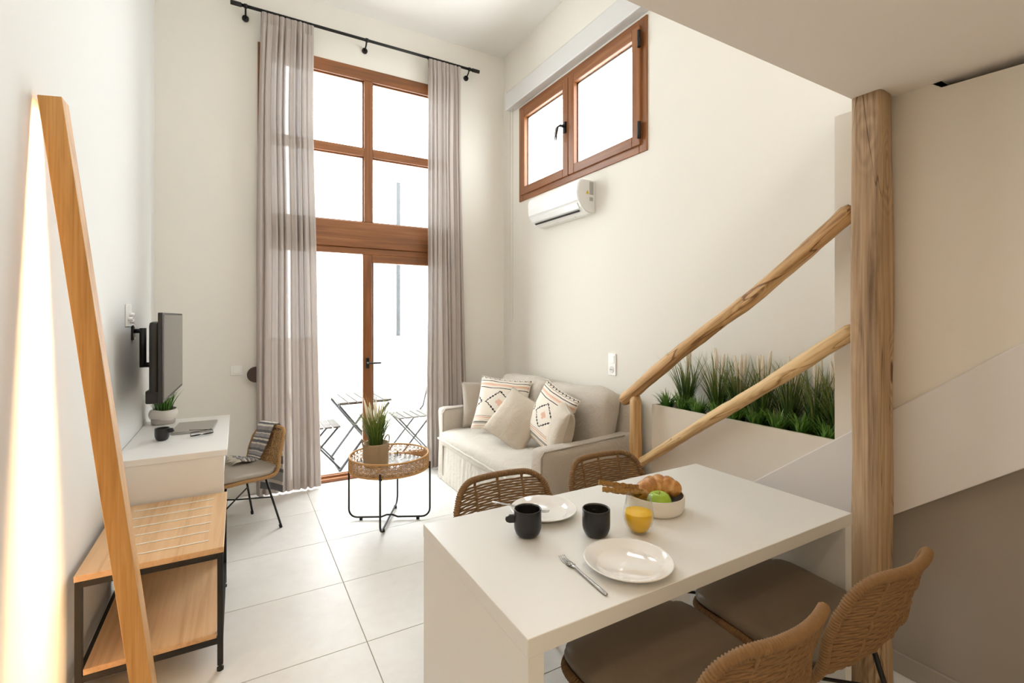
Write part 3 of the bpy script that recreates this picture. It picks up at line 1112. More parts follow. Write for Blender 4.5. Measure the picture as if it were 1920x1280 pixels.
mb.prism(fr, -.374, .374, 'y')
fix_normals(mb.build('front_panel', 'ac_plastic', ac))
mb = MB()
mb.prism([(-.113, .017), (-.123, .028), (-.126, .025), (-.116, .014)], -.33, .34, 'y')
fix_normals(mb.build('vent_slot', 'dark', ac))
mb = MB()
mb.prism([(-.1345, .0375), (-.157, .080), (-.161, .078), (-.1385, .0355)], -.35, .35, 'y')
fix_normals(mb.build('louvre', 'ac_plastic', ac, bevel=.001))
MB().box(-.06, -.02, -.3895, -.3882, .15, .255).build('rating_label', 'grey_label', ac)
MB().box(-.06, -.025, -.3895, -.3882, .098, .128).build('barcode_label', 'grey_label', ac)
mb = MB()
mb.prism([(-.098, .152), (-.066, .152), (-.082, .184)], -.3895, -.3882, 'y')
tr = fix_normals(mb.build('warning_triangle', 'yellow_label', ac))
mb = MB()
mb.prism([(-.0845, .172), (-.079, .166), (-.081, .166), (-.08, .157), (-.085, .166), (-.083, .1665)], -.39, -.3896, 'y')
fix_normals(mb.build('warning_mark', 'dark', tr))
for yy in (-.2, .06):
    MB().tube([(-.06, yy, -.003), (-.06, yy, .002)], .006, 8).build('screw_cap', 'grey_label', ac)

# ------------------------------------------------------------------ wooden post, rails and step
mb = MB()
seg, n = 60, 32
vs, fs = [], []
pcx, pcy, hx, hy = 2.250, 0.972, .062, .056
for i in range(seg + 1):
    z = ZS * i / seg
    for k in range(n):
        g = 2 * math.pi * (k + .5) / n
        c, s_ = math.cos(g), math.sin(g)
        e = 0.28
        x = hx * math.copysign(abs(c) ** e, c)
        yy = hy * math.copysign(abs(s_) ** e, s_)
        q = Vector((x * 9, yy * 9, z * 1.7))
        d = noise.noise(q) * .010 + noise.noise(Vector((x * 30, yy * 30, z * 2.5))) * .004
        vs.append((pcx + x * (1 + d / .066), pcy + yy * (1 + d / .056), z))
for i in range(seg):
    for k in range(n):
        fs.append((i * n + k, i * n + (k + 1) % n, (i + 1) * n + (k + 1) % n, (i + 1) * n + k))
mb.add(vs, fs, smooth=True)
mb.f += [tuple(range(n - 1, -1, -1)), tuple(seg * n + k for k in range(n))]
mb.sm += [False, False]
tag(mb.build('wooden_post', 'post'), 'thick rough-hewn wooden post standing from floor to loft beside the table', 'post')

hr = thing('log_handrail', 'rustic peeled-log stair balustrade with two sloping rails and a short newel', 'handrail', (2.25, 2.30, 0))
for (q0, q1, r0_, r1_, bnd, sd_, mt_, lb_) in (((0, .13, .945), (0, -1.262, 1.955), .042, .035, .028, 2.0, 'log_d', 'darker knotted upper rail'),
                                              ((.01, .01, .545), (0, -1.262, 1.452), .028, .033, .018, 5.0, 'log', 'paler lower rail')):
    q0, q1 = Vector(q0), Vector(q1)
    o = logtube((0, 0, 0), (0, (q1 - q0).length, 0), r0_, r1_, bnd, .007, sd_, seg=60).build('rail', mt_, hr)
    o.location = q0
    o.rotation_euler = (math.atan2(q1.z - q0.z, q1.y - q0.y), 0, 0)
    o['label'] = lb_
logtube((0, 0.01, 0), (0, 0.01, .995), .040, .036, .02, .006, 9.0, seg=30).build('newel', 'log_v', hr)

tag(MB().box(1.75, 2.19, 1.90, 2.30, 0, .17).build('wooden_step', 'step', bevel=.006), 'low orange wooden step on the floor under the far side of the table', 'step')

# ------------------------------------------------------------------ leaning LED lamp
lamp = thing('floor_lamp', 'tall leaning oak light bar washing the left wall with warm light', 'lamp', (XL, 2.11, 0))
ang = math.atan2(.262, 2.21)
L = 2.225
bar_ = bpy.data.objects.new('tilt', None)


def tilt(mb):
    ca, sa = math.cos(ang), math.sin(ang)
    out = []
    for (x, y, z) in mb.v:
        # local: z along the bar, x away from the wall; foot stands .27 off the wall
        out.append((.272 + x * ca - z * sa, y, z * ca + x * sa))
    zmin = min(p[2] for p in out)
    mb.v = out
    return mb


bpy.data.objects.remove(bar_)
dz = 0.0
hw = .0375
mb = MB().prism([(0, -hw), (.06, -hw), (.06, hw), (0, hw), (0, hw - .011), (.036, hw - .011), (.036, -hw + .011), (0, -hw + .011)], 0.0, L, 'z')
fix_normals(tilt(mb).build('bar', 'oak', lamp, bevel=.0015, seg=1))
for z_ in (.002, L - .032):
    tilt(MB().box(.001, .0355, -hw + .0112, hw - .0112, z_, z_ + .03)).build('end_cap', 'oak', lamp)
mb = MB().box(.0225, .0245, -.005, .005, .06, L - .06)
tilt(mb).build('led_strip', 'led', lamp)
mb = MB().box(.0246, .036, -.012, .012, .05, L - .05)
tilt(mb).build('strip_holder', 'alu', lamp)

# ------------------------------------------------------------------ bench and desk on the left wall
bn = thing('luggage_bench', 'two-tier oak luggage bench with black metal frame below the lamp', 'bench', (-.30, 2.765, 0))
bx0, bx1, by0, by1 = -.235, .25, -.38, .37
MB().box(bx0, bx1, by0, by1, .503, .527).build('top', 'bench_oak', bn, bevel=.002)
for yy in (-.287, -.179, -.07, .04, .155, .27):
    MB().box(-.15, .19, yy - .003, yy + .003, .527, .5305).build('inlay_rod', 'white_plastic', bn, bevel=.0008, seg=1)
fr = .022
for x in (bx0 + .002, bx1 - .002 - fr):
    for yy in (by0 + .002, by1 - .002 - fr):
        l = MB().box(x, x + fr, yy, yy + fr, .025, .503).build('leg', 'black', bn, bevel=.001, seg=1)
        MB().lathe([(.0, .0), (.013, .0), (.013, .012), (.006, .015), (.006, .026), (0, .026)], 14, (x + fr / 2, yy + fr / 2, 0)).build('foot', 'black', l)
for z0 in (.479, .118):
    for yy in (by0 + .002, by1 - .002 - fr):
        MB().box(bx0 + .002 + fr, bx1 - .002 - fr, yy, yy + fr, z0, z0 + .024).build('frame_rail', 'black', bn)
    for x in (bx0 + .002, bx1 - .002 - fr):
        MB().box(x, x + fr, by0 + .002 + fr, by1 - .002 - fr, z0, z0 + .024).build('frame_rail', 'black', bn)
MB().box(bx0 + .026, bx1 - .026, by0 + .004, by1 - .004, .142, .165).build('shelf', 'bench_oak', bn, bevel=.002)

dk = thing('desk', 'white laminate desk along the left wall under the tv', 'desk', (-.31, 3.71, 0))
MB().box(-.25, .26, -.56, .56, .725, .76).build('top', 'white_lam', dk, bevel=.0015, seg=1)
MB().box(-.237, .245, -.555, -.525, 0, .725).build('side_panel', 'white_lam', dk, bevel=.001, seg=1)
MB().box(-.237, .245, .525, .555, 0, .725).build('side_panel', 'white_lam', dk, bevel=.001, seg=1)
MB().box(-.245, -.225, -.525, .525, .3, .725).build('back_panel', 'white_lam', dk)
dw = MB().box(.0, .245, -.525, .525, .62, .72).build('drawer', 'white_lam', dk, bevel=.002)


def mug(name, loc, rz, label, r=.047, h=.092, handle=True):
    m = thing(name, label, 'mug', loc, rz)
    pr = [(0, .0), (r * .55, 0), (r * .78, .006), (r * .95, .022), (r, .04), (r, h - .002), (r - .001, h), (r - .004, h - .001), (r - .005, h - .006), (r - .005, .035), (r * .7, .012), (0, .009)]
    pr = pr[:1] + smooth_prof(pr[1:6], 5)[:-1] + pr[5:]
    MB().lathe(pr, 48).build('cup', 'black_ceramic', m)
    if handle:
        # small rounded tab handle
        mb = MB()
        pts = [(-r + .006, .046), (-r - .016, .046), (-r - .026, .050), (-r - .030, .058), (-r - .026, .068), (-r - .016, .072), (-r + .006, .072)]
        mb.prism(pts, -.007, .007, 'y')
        fix_normals(mb.build('handle', 'black_ceramic', m, bevel=.003))
    return m


mug('coffee_mug', (-.395, 3.575, .7605), R(160), 'black mug with side handle on the white desk beside the laptop', .038, .075)

lp = thing('laptop', 'closed thin silver laptop lying on the white desk', 'laptop', (-.245, 3.86, .761), R(-3))
MB().box(-.115, .115, -.165, .165, 0, .009).build('base', 'alu', lp, bevel=.003)
MB().box(-.115, .115, -.165, .165, .0095, .016).build('lid', 'alu', lp, bevel=.003)

gl = thing('sunglasses', 'folded dark glasses lying on the desk near the black mug', 'glasses', (-.20, 3.60, .764), R(20))
gl.rotation_euler = (R(72), 0, R(20))
for s_ in (-1, 1):
    ring = [(s_ * .034 + .028 * math.cos(g), 0, .021 + .020 * math.sin(g)) for g in [i * math.pi / 8 for i in range(16)]]
    rm = MB().tube(ring, .0025, 6, closed=True).build('rim', 'black', gl)
    MB().tube([(s_ * .062, 0, .026), (s_ * .060, .02, .024), (-s_ * .045, .03 + .006 * s_, .012), (-s_ * .06, .034 + .006 * s_, .004)], .002, 6).build('temple', 'black', gl)
MB().tube([(-.008, 0, .026), (0, -.003, .03), (.008, 0, .026)], .002, 6).build('bridge', 'black', gl)


def potted(name, loc, label, cat, group=None):
    return thing(name, label, cat, loc, 0, group)


pp = potted('potted_grass', (-.45, 4.14, .7605), 'small green grass in a folded white paper-bag pot on the desk', 'plant')
pp.scale = (.86, .86, .86)
MB().lathe([(0, 0), (.074, 0), (.082, .01), (.084, .045), (.083, .046)], 28).build('pot_band', 'pot_band', pp)
mb = MB()
vs = []
mb.grid(lambda a, b: Vector(((.085 + .012 * math.sin(b * 3.14) + .004 * math.sin(a * 25.1)) * math.cos(a * 6.2832), (.085 + .012 * math.sin(b * 3.14) + .004 * math.sin(a * 25.1)) * math.sin(a * 6.2832), .04 + .075 * b + .008 * math.sin(a * 12.566))), 36, 6)
mb.grid(lambda a, b: Vector(((.083 - .004 * b) * math.cos(-a * 6.2832), (.083 - .004 * b) * math.sin(-a * 6.2832), .115 - .05 * b)), 36, 3)
mb.build('pot', 'paper_pot', pp)
MB().lathe([(0, .09), (.08, .085)], 24).build('soil', 'soil', pp)
mb = MB()
blades(mb, 130, .06, .13, .21, .55, .009, (0, 0, .085))
mb.build('blades', 'grass_short', pp)

# ------------------------------------------------------------------ television
tv = thing('television', 'flat black television on a swivel wall arm above the desk', 'television', (-.356, 3.65, 1.28), R(-1.5))
MB().box(-.012, .012, -.405, .405, -.25, .25).build('bezel', 'tv_black', tv, bevel=.004)
MB().box(.0121, .0145, -.392, .392, -.232, .238).build('screen', 'screen', tv)
mb = rbox(.028, .36, .20, .02, 6)
mb.v = [(x - .036, y, z) for x, y, z in mb.v]
mb.build('rear_housing', 'tv_black', tv)
mb = MB().box(-.085, -.012, -.30, .30, -.265, -.19)
mb.build('speaker_box', 'tv_black', tv, bevel=.008)
wm = thing('tv_bracket', 'black articulated metal tv arm bolted to the left wall', 'bracket', (XL, 3.72, 1.41))
MB().box(.0005, .012, -.03, .03, -.045, .045).build('wall_plate', 'black', wm, bevel=.002)
for zz in (-.037, .037):
    MB().tube([(.011, 0, zz), (.016, 0, zz)], .009, 8).build('bolt', 'steel', wm)
MB().tube([(.01, 0, .01), (.055, 0, .01)], .014, 10).build('upper_link', 'black', wm)
MB().tube([(.055, 0, .028), (.055, 0, -.215)], .018, 12).build('column', 'black', wm)
MB().tube([(.055, 0, -.20), (.115, -.03, -.20)], .016, 10).build('lower_link', 'black', wm)
MB().box(.115, .13, -.11, .05, -.30, -.10).build('mount_plate', 'black', wm, bevel=.003)
MB().tube([(.12, -.03, -.1), (.105, -.03, -.2), (.10, -.03, -.32)], .006, 8).build('tilt_lever', 'black', wm)

# ------------------------------------------------------------------ rope chairs
def chair_profile():
    pts = []
    # (y, z) from seat front over the seat to the top of the back
    ctrl = [(.268, .452), (.20, .458), (.08, .452), (-.06, .442), (-.15, .445), (-.205, .470), (-.24, .525), (-.268, .60), (-.297, .69), (-.325, .785)]
    # catmull-rom
    for i in range(len(ctrl) - 1):
        p0 = ctrl[max(i - 1, 0)]
        p1, p2 = ctrl[i], ctrl[i + 1]
        p3 = ctrl[min(i + 2, len(ctrl) - 1)]
        for k in range(10):
            t = k / 10
            q = []
            for a in range(2):
                q.append(.5 * ((2 * p1[a]) + (-p0[a] + p2[a]) * t + (2 * p0[a] - 5 * p1[a] + 4 * p2[a] - p3[a]) * t * t + (-p0[a] + 3 * p1[a] - 3 * p2[a] + p3[a]) * t ** 3))
            pts.append(tuple(q))
    pts.append(ctrl[-1])
    return pts


CP = chair_profile()
CL = [0]
for i in range(1, len(CP)):
    CL.append(CL[-1] + math.dist(CP[i], CP[i - 1]))
CT = CL[-1]


def prof_at(s):
    s = max(0, min(CT, s))
    for i in range(1, len(CL)):
        if CL[i] >= s:
            t = (s - CL[i - 1]) / (CL[i] - CL[i - 1])
            return tuple(CP[i - 1][a] + (CP[i][a] - CP[i - 1][a]) * t for a in range(2))
    return CP[-1]


def half_w(s):
    t = s / CT
    return .262 - .036 * max(0, (t - .45) / .55)


def shell(a, s):
    """a in metres across, s metres along"""
    y, z = prof_at(s)
    t = s / CT
    k = max(0, min(1, (t - .5) / .25))
    hw_ = half_w(s)
    q = (a / hw_) ** 2
    return Vector((a, y + .055 * q * k, z + .012 * q * (1 - k) * min(1, t * 4)))


RC = .10      # corner radius of the outline


def edge_w(s):
    hw_ = half_w(s)
    for d in (s, CT - s):
        if d < RC:
            return hw_ - RC + math.sqrt(max(0, RC * RC - (RC - d) ** 2))
    return hw_


def outline():
    pts = []
    N = 26
    for i in range(N + 1):
        s = RC + (CT - 2 * RC) * i / N
        pts.append((half_w(s), s))
    hw_ = half_w(CT)
    for i in range(1, 9):
        g = math.pi / 2 * i / 8
        pts.append((hw_ - RC + RC * math.cos(g), CT - RC + RC * math.sin(g)))
    for i in range(1, 8):
        pts.append(((hw_ - RC) * (1 - 2 * i / 8), CT))
    for i in range(0, 9):
        g = math.pi / 2 + math.pi / 2 * i / 8
        pts.append((-hw_ + RC + RC * math.cos(g), CT - RC + RC * math.sin(g)))
    for i in range(1, N + 1):
        s = CT - RC - (CT - 2 * RC) * i / N
        pts.append((-half_w(s), s))
    hw0 = half_w(0)
    for i in range(1, 9):
        g = math.pi + math.pi / 2 * i / 8
        pts.append((-hw0 + RC + RC * math.cos(g), RC + RC * math.sin(g)))
    for i in range(1, 8):
        pts.append((-(hw0 - RC) * (1 - 2 * i / 8), 0))
    for i in range(0, 8):
        g = -math.pi / 2 + math.pi / 2 * i / 8
        pts.append((hw0 - RC + RC * math.cos(g), RC + RC * math.sin(g)))
    return [shell(a, s) for a, s in pts]


def resample(path, step, closed=True):
    path = [Vector(p) for p in path]
    if closed:
        path = path + [path[0]]
    out = []
    acc = 0
    for i in range(len(path) - 1):
        d = (path[i + 1] - path[i]).length
        while acc <= d:
            out.append(path[i].lerp(path[i + 1], acc / d if d else 0))
            acc += step
        acc -= d
    return out


def make_chair(label, group, mrope='rope', mcush='leather', ties=(-.12, .0, .12), fine=False):
    c = thing('woven_chair', label, 'chair', group=group)
    ol = resample(outline(), .0022)
    rr = [.0132 + (.0024, .0008, -.0016, .0008)[i % 4] for i in range(len(ol))]
    MB().tube(ol, rr, 8, closed=True).build('wrapped_frame', mrope, c)
    # back strands, one object each
    s0 = CT * .50
    ns = 36 if not fine else 38
    ph = 0
    for i in range(ns):
        s = s0 + (CT - .03 - s0) * i / (ns - 1)
        ew = edge_w(s) - .006
        path, rad = [], []
        for k in range(37):
            a = -ew + 2 * ew * k / 36
            p = shell(a, s)
            p.y += (.0022 * math.sin(k * math.pi / 3 + (i % 2) * math.pi))
            path.append(p)
            rad.append((.0046 if not fine else .0040) + .0006 * math.sin(k * 2.1 + i * 1.7))
        MB().tube(path, rad, 6).build('woven_strand', mrope, c)
    for a in ties:
        path = [shell(a, s0 * .92 + (CT - .008 - s0 * .92) * k / 24) + Vector((0, .004 * math.sin(k * 1.6), 0)) for k in range(25)]
        MB().tube(path, [.0062 + .001 * math.sin(k * 2.2) for k in range(25)], 7).build('vertical_tie', mrope, c)
    # seat weave under the pad
    mb = MB()
    for i in range(26):
        s = .012 + (s0 - .02) * i / 25
        ew = edge_w(s) - .006
        mb.tube([shell(-ew + 2 * ew * k / 8, s) for k in range(9)], .006, 5)
    mb.build('seat_weave', mrope, c)
    # pad
    def cf(p, q):
        yy, zz = p.y, p.z
        tt = (.255 - (yy + .03)) / .46
        base = prof_at(max(0, .01 + tt * .46))[1]
        bulge = .014 * (1 - min(1, abs(p.x / .26)) ** 3) * (1 - min(1, abs(yy / .23)) ** 3) if zz > 0 else 0
        return Vector((p.x * (1 - .03 * (yy < 0) * abs(yy / .23)), yy + .03, base + .037 + zz + bulge))
    mb = rbox(.262, .240, .021, .02, 14, cf)
    # round the pad corners in plan
    nv = []
    for (x, y, z) in mb.v:
        cx_, cy_ = .262 - .09, .240 - .09
        yl = y - .03
        ax_, ay_ = abs(x), abs(yl)
        if ax_ > cx_ and ay_ > cy_:
            dx_, dy_ = ax_ - cx_, ay_ - cy_
            m = max(dx_, dy_)
            l_ = math.hypot(dx_, dy_)
            if l_ > 1e-6:
                k = m / l_
                ax_, ay_ = cx_ + dx_ * k, cy_ + dy_ * k
        nv.append((math.copysign(ax_, x), math.copysign(ay_, yl) + .03, z))
    mb.v = nv
    cu = mb.build('seat_pad', mcush, c)
    # legs
    tops = [(.17, .17), (-.17, .17), (.17, -.13), (-.17, -.13)]
    for (x, y) in tops:
        fx, fy = x * 1.38, y + (.06 if y > 0 else -.10)
        l = MB().tube([(x, y, .438), (fx, fy, .012)], .0085, 10).build('leg', 'black', c)
        MB().tube([(fx, fy, .0), (fx - (fx - x) * .06, fy - (fy - y) * .06, .026)], .012, 10).build('foot_cap', 'black', l)
    def at(x, y, z):
        t = (.438 - z) / .426
        return (x + (x * .38) * t, y + ((.06 if y > 0 else -.10) * t), z)
    MB().tube([at(.17, .17, .26), (0, 0.01, .25), at(-.17, -.13, .26)], .006, 8).build('cross_brace', 'black', c)
    MB().tube([at(-.17, .17, .26), (0, 0.01, .262), at(.17, -.13, .26)], .006, 8).build('cross_brace', 'black', c)
    for y in (.17, -.13):
        MB().tube([(.17, y, .43), (-.17, y, .43)], .006, 8).build('under_seat_rod', 'black', c)
    MB().tube([(.17, .17, .43), (.17, -.13, .43)], .006, 8).build('under_seat_rod', 'black', c)
    MB().tube([(-.17, .17, .43), (-.17, -.13, .43)], .006, 8).build('under_seat_rod', 'black', c)
    return c


ch = make_chair('woven rope chair pulled to the table on the side of the fork and near plate', 'woven chairs at the dining table', 'rope_d')
ch.location = (1.10, .945, 0)
for loc, rz, lab in (((1.688, .945, 0), 0, 'woven rope chair drawn up beside the wooden post'),
                     ((1.03, 1.615, 0), math.pi, 'woven rope chair across the table behind the plate with a fork on it'),
                     ((1.635, 1.63, 0), math.pi, 'woven rope chair across the table beside the log handrail and sofa arm')):
    c = copy_tree(ch)
    c.location = loc
    c.rotation_euler = (0, 0, rz)
    c['label'] = lab
    if rz:
        for k in c.children:
            if k.name.startswith(('wrapped_frame', 'woven_strand', 'vertical_tie')):
                k.data = k.data.copy() if False else k.data
dc = make_chair('brown rattan chair with grey pad and striped throw, pulled out from the desk', None, 'rattan', 'leather_l', (-.15, -.075, 0, .075, .15), True)
del_group = dc.pop('group', None) if 'group' in dc else None
dc.location = (.005, 3.91, 0)
dc.rotation_euler = (0, 0, R(90 + 25))
dc.scale = (.87, .87, .87)

# ------------------------------------------------------------------ dining table
dt = thing('dining_table', 'white laminate dining table with solid panel legs', 'table', (1.3025, 1.2975, 0))
MB().box(-.7225, .7225, -.3575, .3575, .715, .76).build('top', 'table_lam', dt, bevel=.0015, seg=1)
for s_ in (-1, 1):
    x0, x1 = (-.7215, -.677) if s_ < 0 else (.677, .7215)
    MB().box(x0, x1, -.3565, .3565, 0, .715).build('leg_panel', 'table_lam', dt, bevel=.001, seg=1)


def plate(loc, label, r=.132):
    pr = [(0, .004), (r * .55, .003), (r * .60, .0), (r * .66, .0), (r * .70, .006), (r * .98, .021), (r, .0235), (r * .99, .0255), (r * .96, .0245), (r * .78, .018), (r * .70, .0125), (r * .66, .0095), (0, .0085)]
    return tag_at(MB().lathe(pr, 64).build('dinner_plate', 'white_gloss'), loc, label, 'plate')


def tag_at(o, loc, label, cat, group=None, rz=0):
    o.location = loc
    o.rotation_euler = (0, 0, rz)
    return tag(o, label, cat, group)


plate((1.012, 1.070, .7605), 'empty white round plate with a fork lying beside it')
plate((1.005, 1.515, .7605), 'white round plate with a fork resting across its rim', .125)


def fork(loc, rot, label):
    f = thing('fork', label, 'fork', loc)
    f.rotation_euler = rot
    # handle along -y, tines along +y
    mb = MB()
    hp = [(-.115, .0045, .0022), (-.113, .0062, .003), (-.06, .0052, .003), (.0, .0036, .0032), (.03, .0034, .0055), (.045, .006, .0045), (.052, .0105, .0025)]
    vs, fs = [], []
    for (yy, hw_, zz) in hp:
        for (a, b) in ((-1, -1), (-.6, 1), (.6, 1), (1, -1)):
            vs.append((a * hw_, yy, zz + b * .0018))
    for i in range(len(hp) - 1):
        for k in range(4):
            fs.append((i * 4 + k, i * 4 + (k + 1) % 4, (i + 1) * 4 + (k + 1) % 4, (i + 1) * 4 + k))
    fs += [(3, 2, 1, 0), tuple((len(hp) - 1) * 4 + k for k in range(4))]
    mb.add(vs, fs, smooth=True)
    fix_normals(mb.build('handle', 'steel', f))
    mb = MB()
    mb.grid(lambda a, b: Vector(((a - .5) * .023 * (1 - .05 * b), .050 + b * .022, .0022 - .0035 * math.sin(b * 2.2) + .0015 + .0012 * (2 * a - 1) ** 2)), 8, 5)
    mb.grid(lambda a, b: Vector(((.5 - a) * .023 * (1 - .05 * b), .050 + b * .022, .0006 - .0035 * math.sin(b * 2.2) + .0015 + .0012 * (2 * a - 1) ** 2)), 8, 5)
    mb.build('neck_plate', 'steel', f)
    for k in range(4):
        x = -.0095 + k * .00633
        MB().tube([(x, .068, .0012), (x, .085, .0006), (x, .10, .002), (x * .97, .114, .0055)], [.0017, .0016, .0014, .0008], 6).build('tine', 'steel', f)
    return f


fork((.861, 1.098, .7625), (0, 0, R(-4)), 'steel fork lying flat on the table')
fork((.925, 1.555, .7865), (R(-2), R(0), R(-140)), 'steel fork resting on the far plate')

mug('coffee_mug', (.858, 1.392, .7605), R(-25), 'black mug with tab handle standing by the plate with a fork on it')
mug('coffee_mug', (1.062, 1.278, .7605), R(180 - 30 + 90), 'black mug standing beside the orange juice glass with its handle turned away')

gs = thing('juice_glass', 'stemless glass half full of orange juice', 'glass', (1.203, 1.222, .7605))
go = [(0, 0), (.026, 0), (.031, .003), (.042, .02), (.050, .045), (.0515, .06), (.048, .09), (.0415, .125), (.0405, .127), (.0395, .125), (.046, .09), (.0495, .06), (.048, .045), (.040, .022), (.029, .008), (0, .006)]
go = go[:1] + smooth_prof(go[1:9], 4)[:-1] + smooth_prof(go[8:15], 4) + go[15:]
MB().lathe(go, 56).build('tumbler', 'tumbler', gs)
MB().lathe([(0, .0075), (.0275, .0085), (.0385, .0222), (.0468, .045), (.0487, .06), (.0478, .071), (.047, .0715), (0, .0715)], 48).build('juice', 'juice', gs)

bw = thing('serving_bowl', 'round straight-sided cream bowl with grey inside', 'bowl', (1.405, 1.335, .7605))
r = .106
MB().lathe([(0, 0), (r * .80, 0), (r * .87, .002), (r * .92, .006), (r * .96, .012), (r * .985, .02), (r * .997, .03), (r, .062), (r - .002, .0645), (r - .005, .0635)], 64).build('outer', 'bowl_out', bw)
MB().lathe([(r - .0052, .0635), (r - .0065, .022), (r * .86, .009), (0, .008)], 64).build('inner', 'bowl_in', bw)

ap = thing('apple', 'shiny green apple in the bowl', 'apple', (1.372, 1.287, .7755), 0)
ap.scale = (1.12, 1.12, 1.08)
pr = []
for i in range(25):
    g = math.pi * i / 24
    rad = .040 * (math.sin(g) ** .85) * (1 + .06 * math.cos(g))
    z = .036 - .036 * math.cos(g)
    if g > 2.3:
        z -= .015 * ((g - 2.3) / .84) ** 2
    if g < .5:
        z += .005 * ((.5 - g) / .5) ** 2
    pr.append((max(rad, 0.0004), z))
mb = MB().lathe(pr, 32)
mb.build('flesh', 'apple', ap)
MB().tube([(0, 0, .052), (.002, .001, .062), (.005, .002, .068)], [.0015, .0013, .002], 6).build('stem', 'seed', ap)

cr = thing('croissant', 'golden flaky croissant leaning in the bowl', 'croissant', (1.436, 1.362, .832), R(-38))
cr.scale = (1.14, 1.14, 1.14)
mb = MB()


def crf(a, b):
    t = 2 * a - 1
    ang_ = t * 1.15
    rc = .075
    cx_, cy_ = rc * math.sin(ang_), rc * math.cos(ang_) - rc
    rad = .034 * (1 - abs(t) ** 1.8) ** .6 + .008 * (1 - abs(t) ** 10) + .0004
    rib = 1 + .15 * abs(math.sin(a * math.pi * 6 + math.cos(b * 6.2832) * .5)) ** .7 - .08
    g = b * 2 * math.pi
    d = Vector((math.sin(ang_), math.cos(ang_), 0))
    return Vector((cx_, cy_, 0)) + d * math.cos(g) * rad * rib + Vector((0, 0, math.sin(g) * rad * rib * .92))


mb.grid(crf, 60, 20)
mb.build('crust', 'croissant', cr)
cr.rotation_euler = (R(18), R(-12), R(-38))

for k, (dx, dy, dzz, rz, ry) in enumerate(((1.288, 1.414, .848, R(148), R(-9)), (1.272, 1.374, .842, R(151), R(-6)))):
    c = thing('seed_cracker', ['seeded cracker stick leaning on the bowl rim beside the croissant', 'shorter seeded cracker stick beside the other one, nearer the juice glass'][k], 'cracker', (dx, dy, dzz), rz)
    mb = MB()
    vs, fs = [], []
    N = 26
    for i in range(N + 1):
        t = i / N
        x = -.072 + .15 * t
        hw_ = .006 + .020 * (1 - t) * (1 if i % 2 else .8) + random.uniform(-.002, .002)
        th = .008 + random.uniform(-.002, .002)
        vs += [(x, -hw_, -th), (x, hw_, -th), (x, hw_, th), (x, -hw_, th)]
    for i in range(N):
        for q in range(4):
            fs.append((i * 4 + q, i * 4 + (q + 1) % 4, (i + 1) * 4 + (q + 1) % 4, (i + 1) * 4 + q))
    fs += [(3, 2, 1, 0), tuple(N * 4 + q for q in range(4))]
    mb.add(vs, fs)
    fix_normals(mb.build('cracker', 'seed', c))
    c.rotation_euler = (R(35), ry, rz)

# ------------------------------------------------------------------ sofa
SX0, SX1, SY0, SY1 = 1.64, XR - .02, 2.50, 4.29
sf = thing('sofa', 'beige linen slipcovered sofa against the right wall', 'sofa', ((SX0 + SX1) / 2, (SY0 + SY1) / 2, 0))
ox, oy = (SX0 + SX1) / 2, (SY0 + SY1) / 2
aw = .145


def soft(name, x0, x1, y0, y1, z0, z1, r, mat, fn=None, n=18, pip=True, wr=.009):
    cx_, cy_, cz_ = (x0 + x1) / 2 - ox, (y0 + y1) / 2 - oy, (z0 + z1) / 2

    def f2(p, q):
        p = Vector(p)
        if fn:
            p = fn(p, q)
        p = p + nz((p.x * 1 + cx_, p.y + cy_, p.z + cz_), 6, wr) + nz((p.x + cx_, p.y + cy_, p.z + cz_), 17, wr * .5)
        return p + Vector((cx_, cy_, cz_))
    mb = rbox((x1 - x0) / 2, (y1 - y0) / 2, (z1 - z0) / 2, r, n, f2)
    return mb.build(name, mat, sf, weld=True)


soft('base', SX0 + .03, SX1, SY0 + .02, SY1 - .02, .05, .34, .02, 'sofa', n=8)
# skirt: pleated linen hanging to the floor at the front and on the two sides
mb = MB()


def skirt(a, b):
    per = [(SX1 - .3, SY0 + .006), (SX0 + .016, SY0 + .006), (SX0 + .016, SY1 - .006), (SX1 - .3, SY1 - .006)]
    d = [math.dist(per[i], per[i + 1]) for i in range(3)]
    s_ = a * sum(d)
    i = 0
    while i < 2 and s_ > d[i]:
        s_ -= d[i]
        i += 1
    t = s_ / d[i]
    x = per[i][0] + (per[i + 1][0] - per[i][0]) * t
    yy = per[i][1] + (per[i + 1][1] - per[i][1]) * t
    fl_ = (.012 + .004 * noise.noise(Vector((a * 90, b * .7, 0)))) * (1 - b)
    wv_ = .006 * noise.noise(Vector((a * 60, b * 1.5, 3))) + .003 * math.sin(a * 260) * (1 - b * .6)
    nx, ny = [(0, -1), (-1, 0), (0, 1)][i]
    return Vector((x + nx * (fl_ + wv_) - ox, yy + ny * (fl_ + wv_) - oy, .004 + b * .36))


mb.grid(skirt, 260, 8)
mb.build('skirt', 'sofa_seat', sf)


def seatfn(p, q):
    if q[2] > -.5:
        p.z += .045 * (1 - (p.x / .36) ** 2 * .8) * (1 - (p.y / .80) ** 4) * (.5 + .5 * (q[2] > 0))
    return p


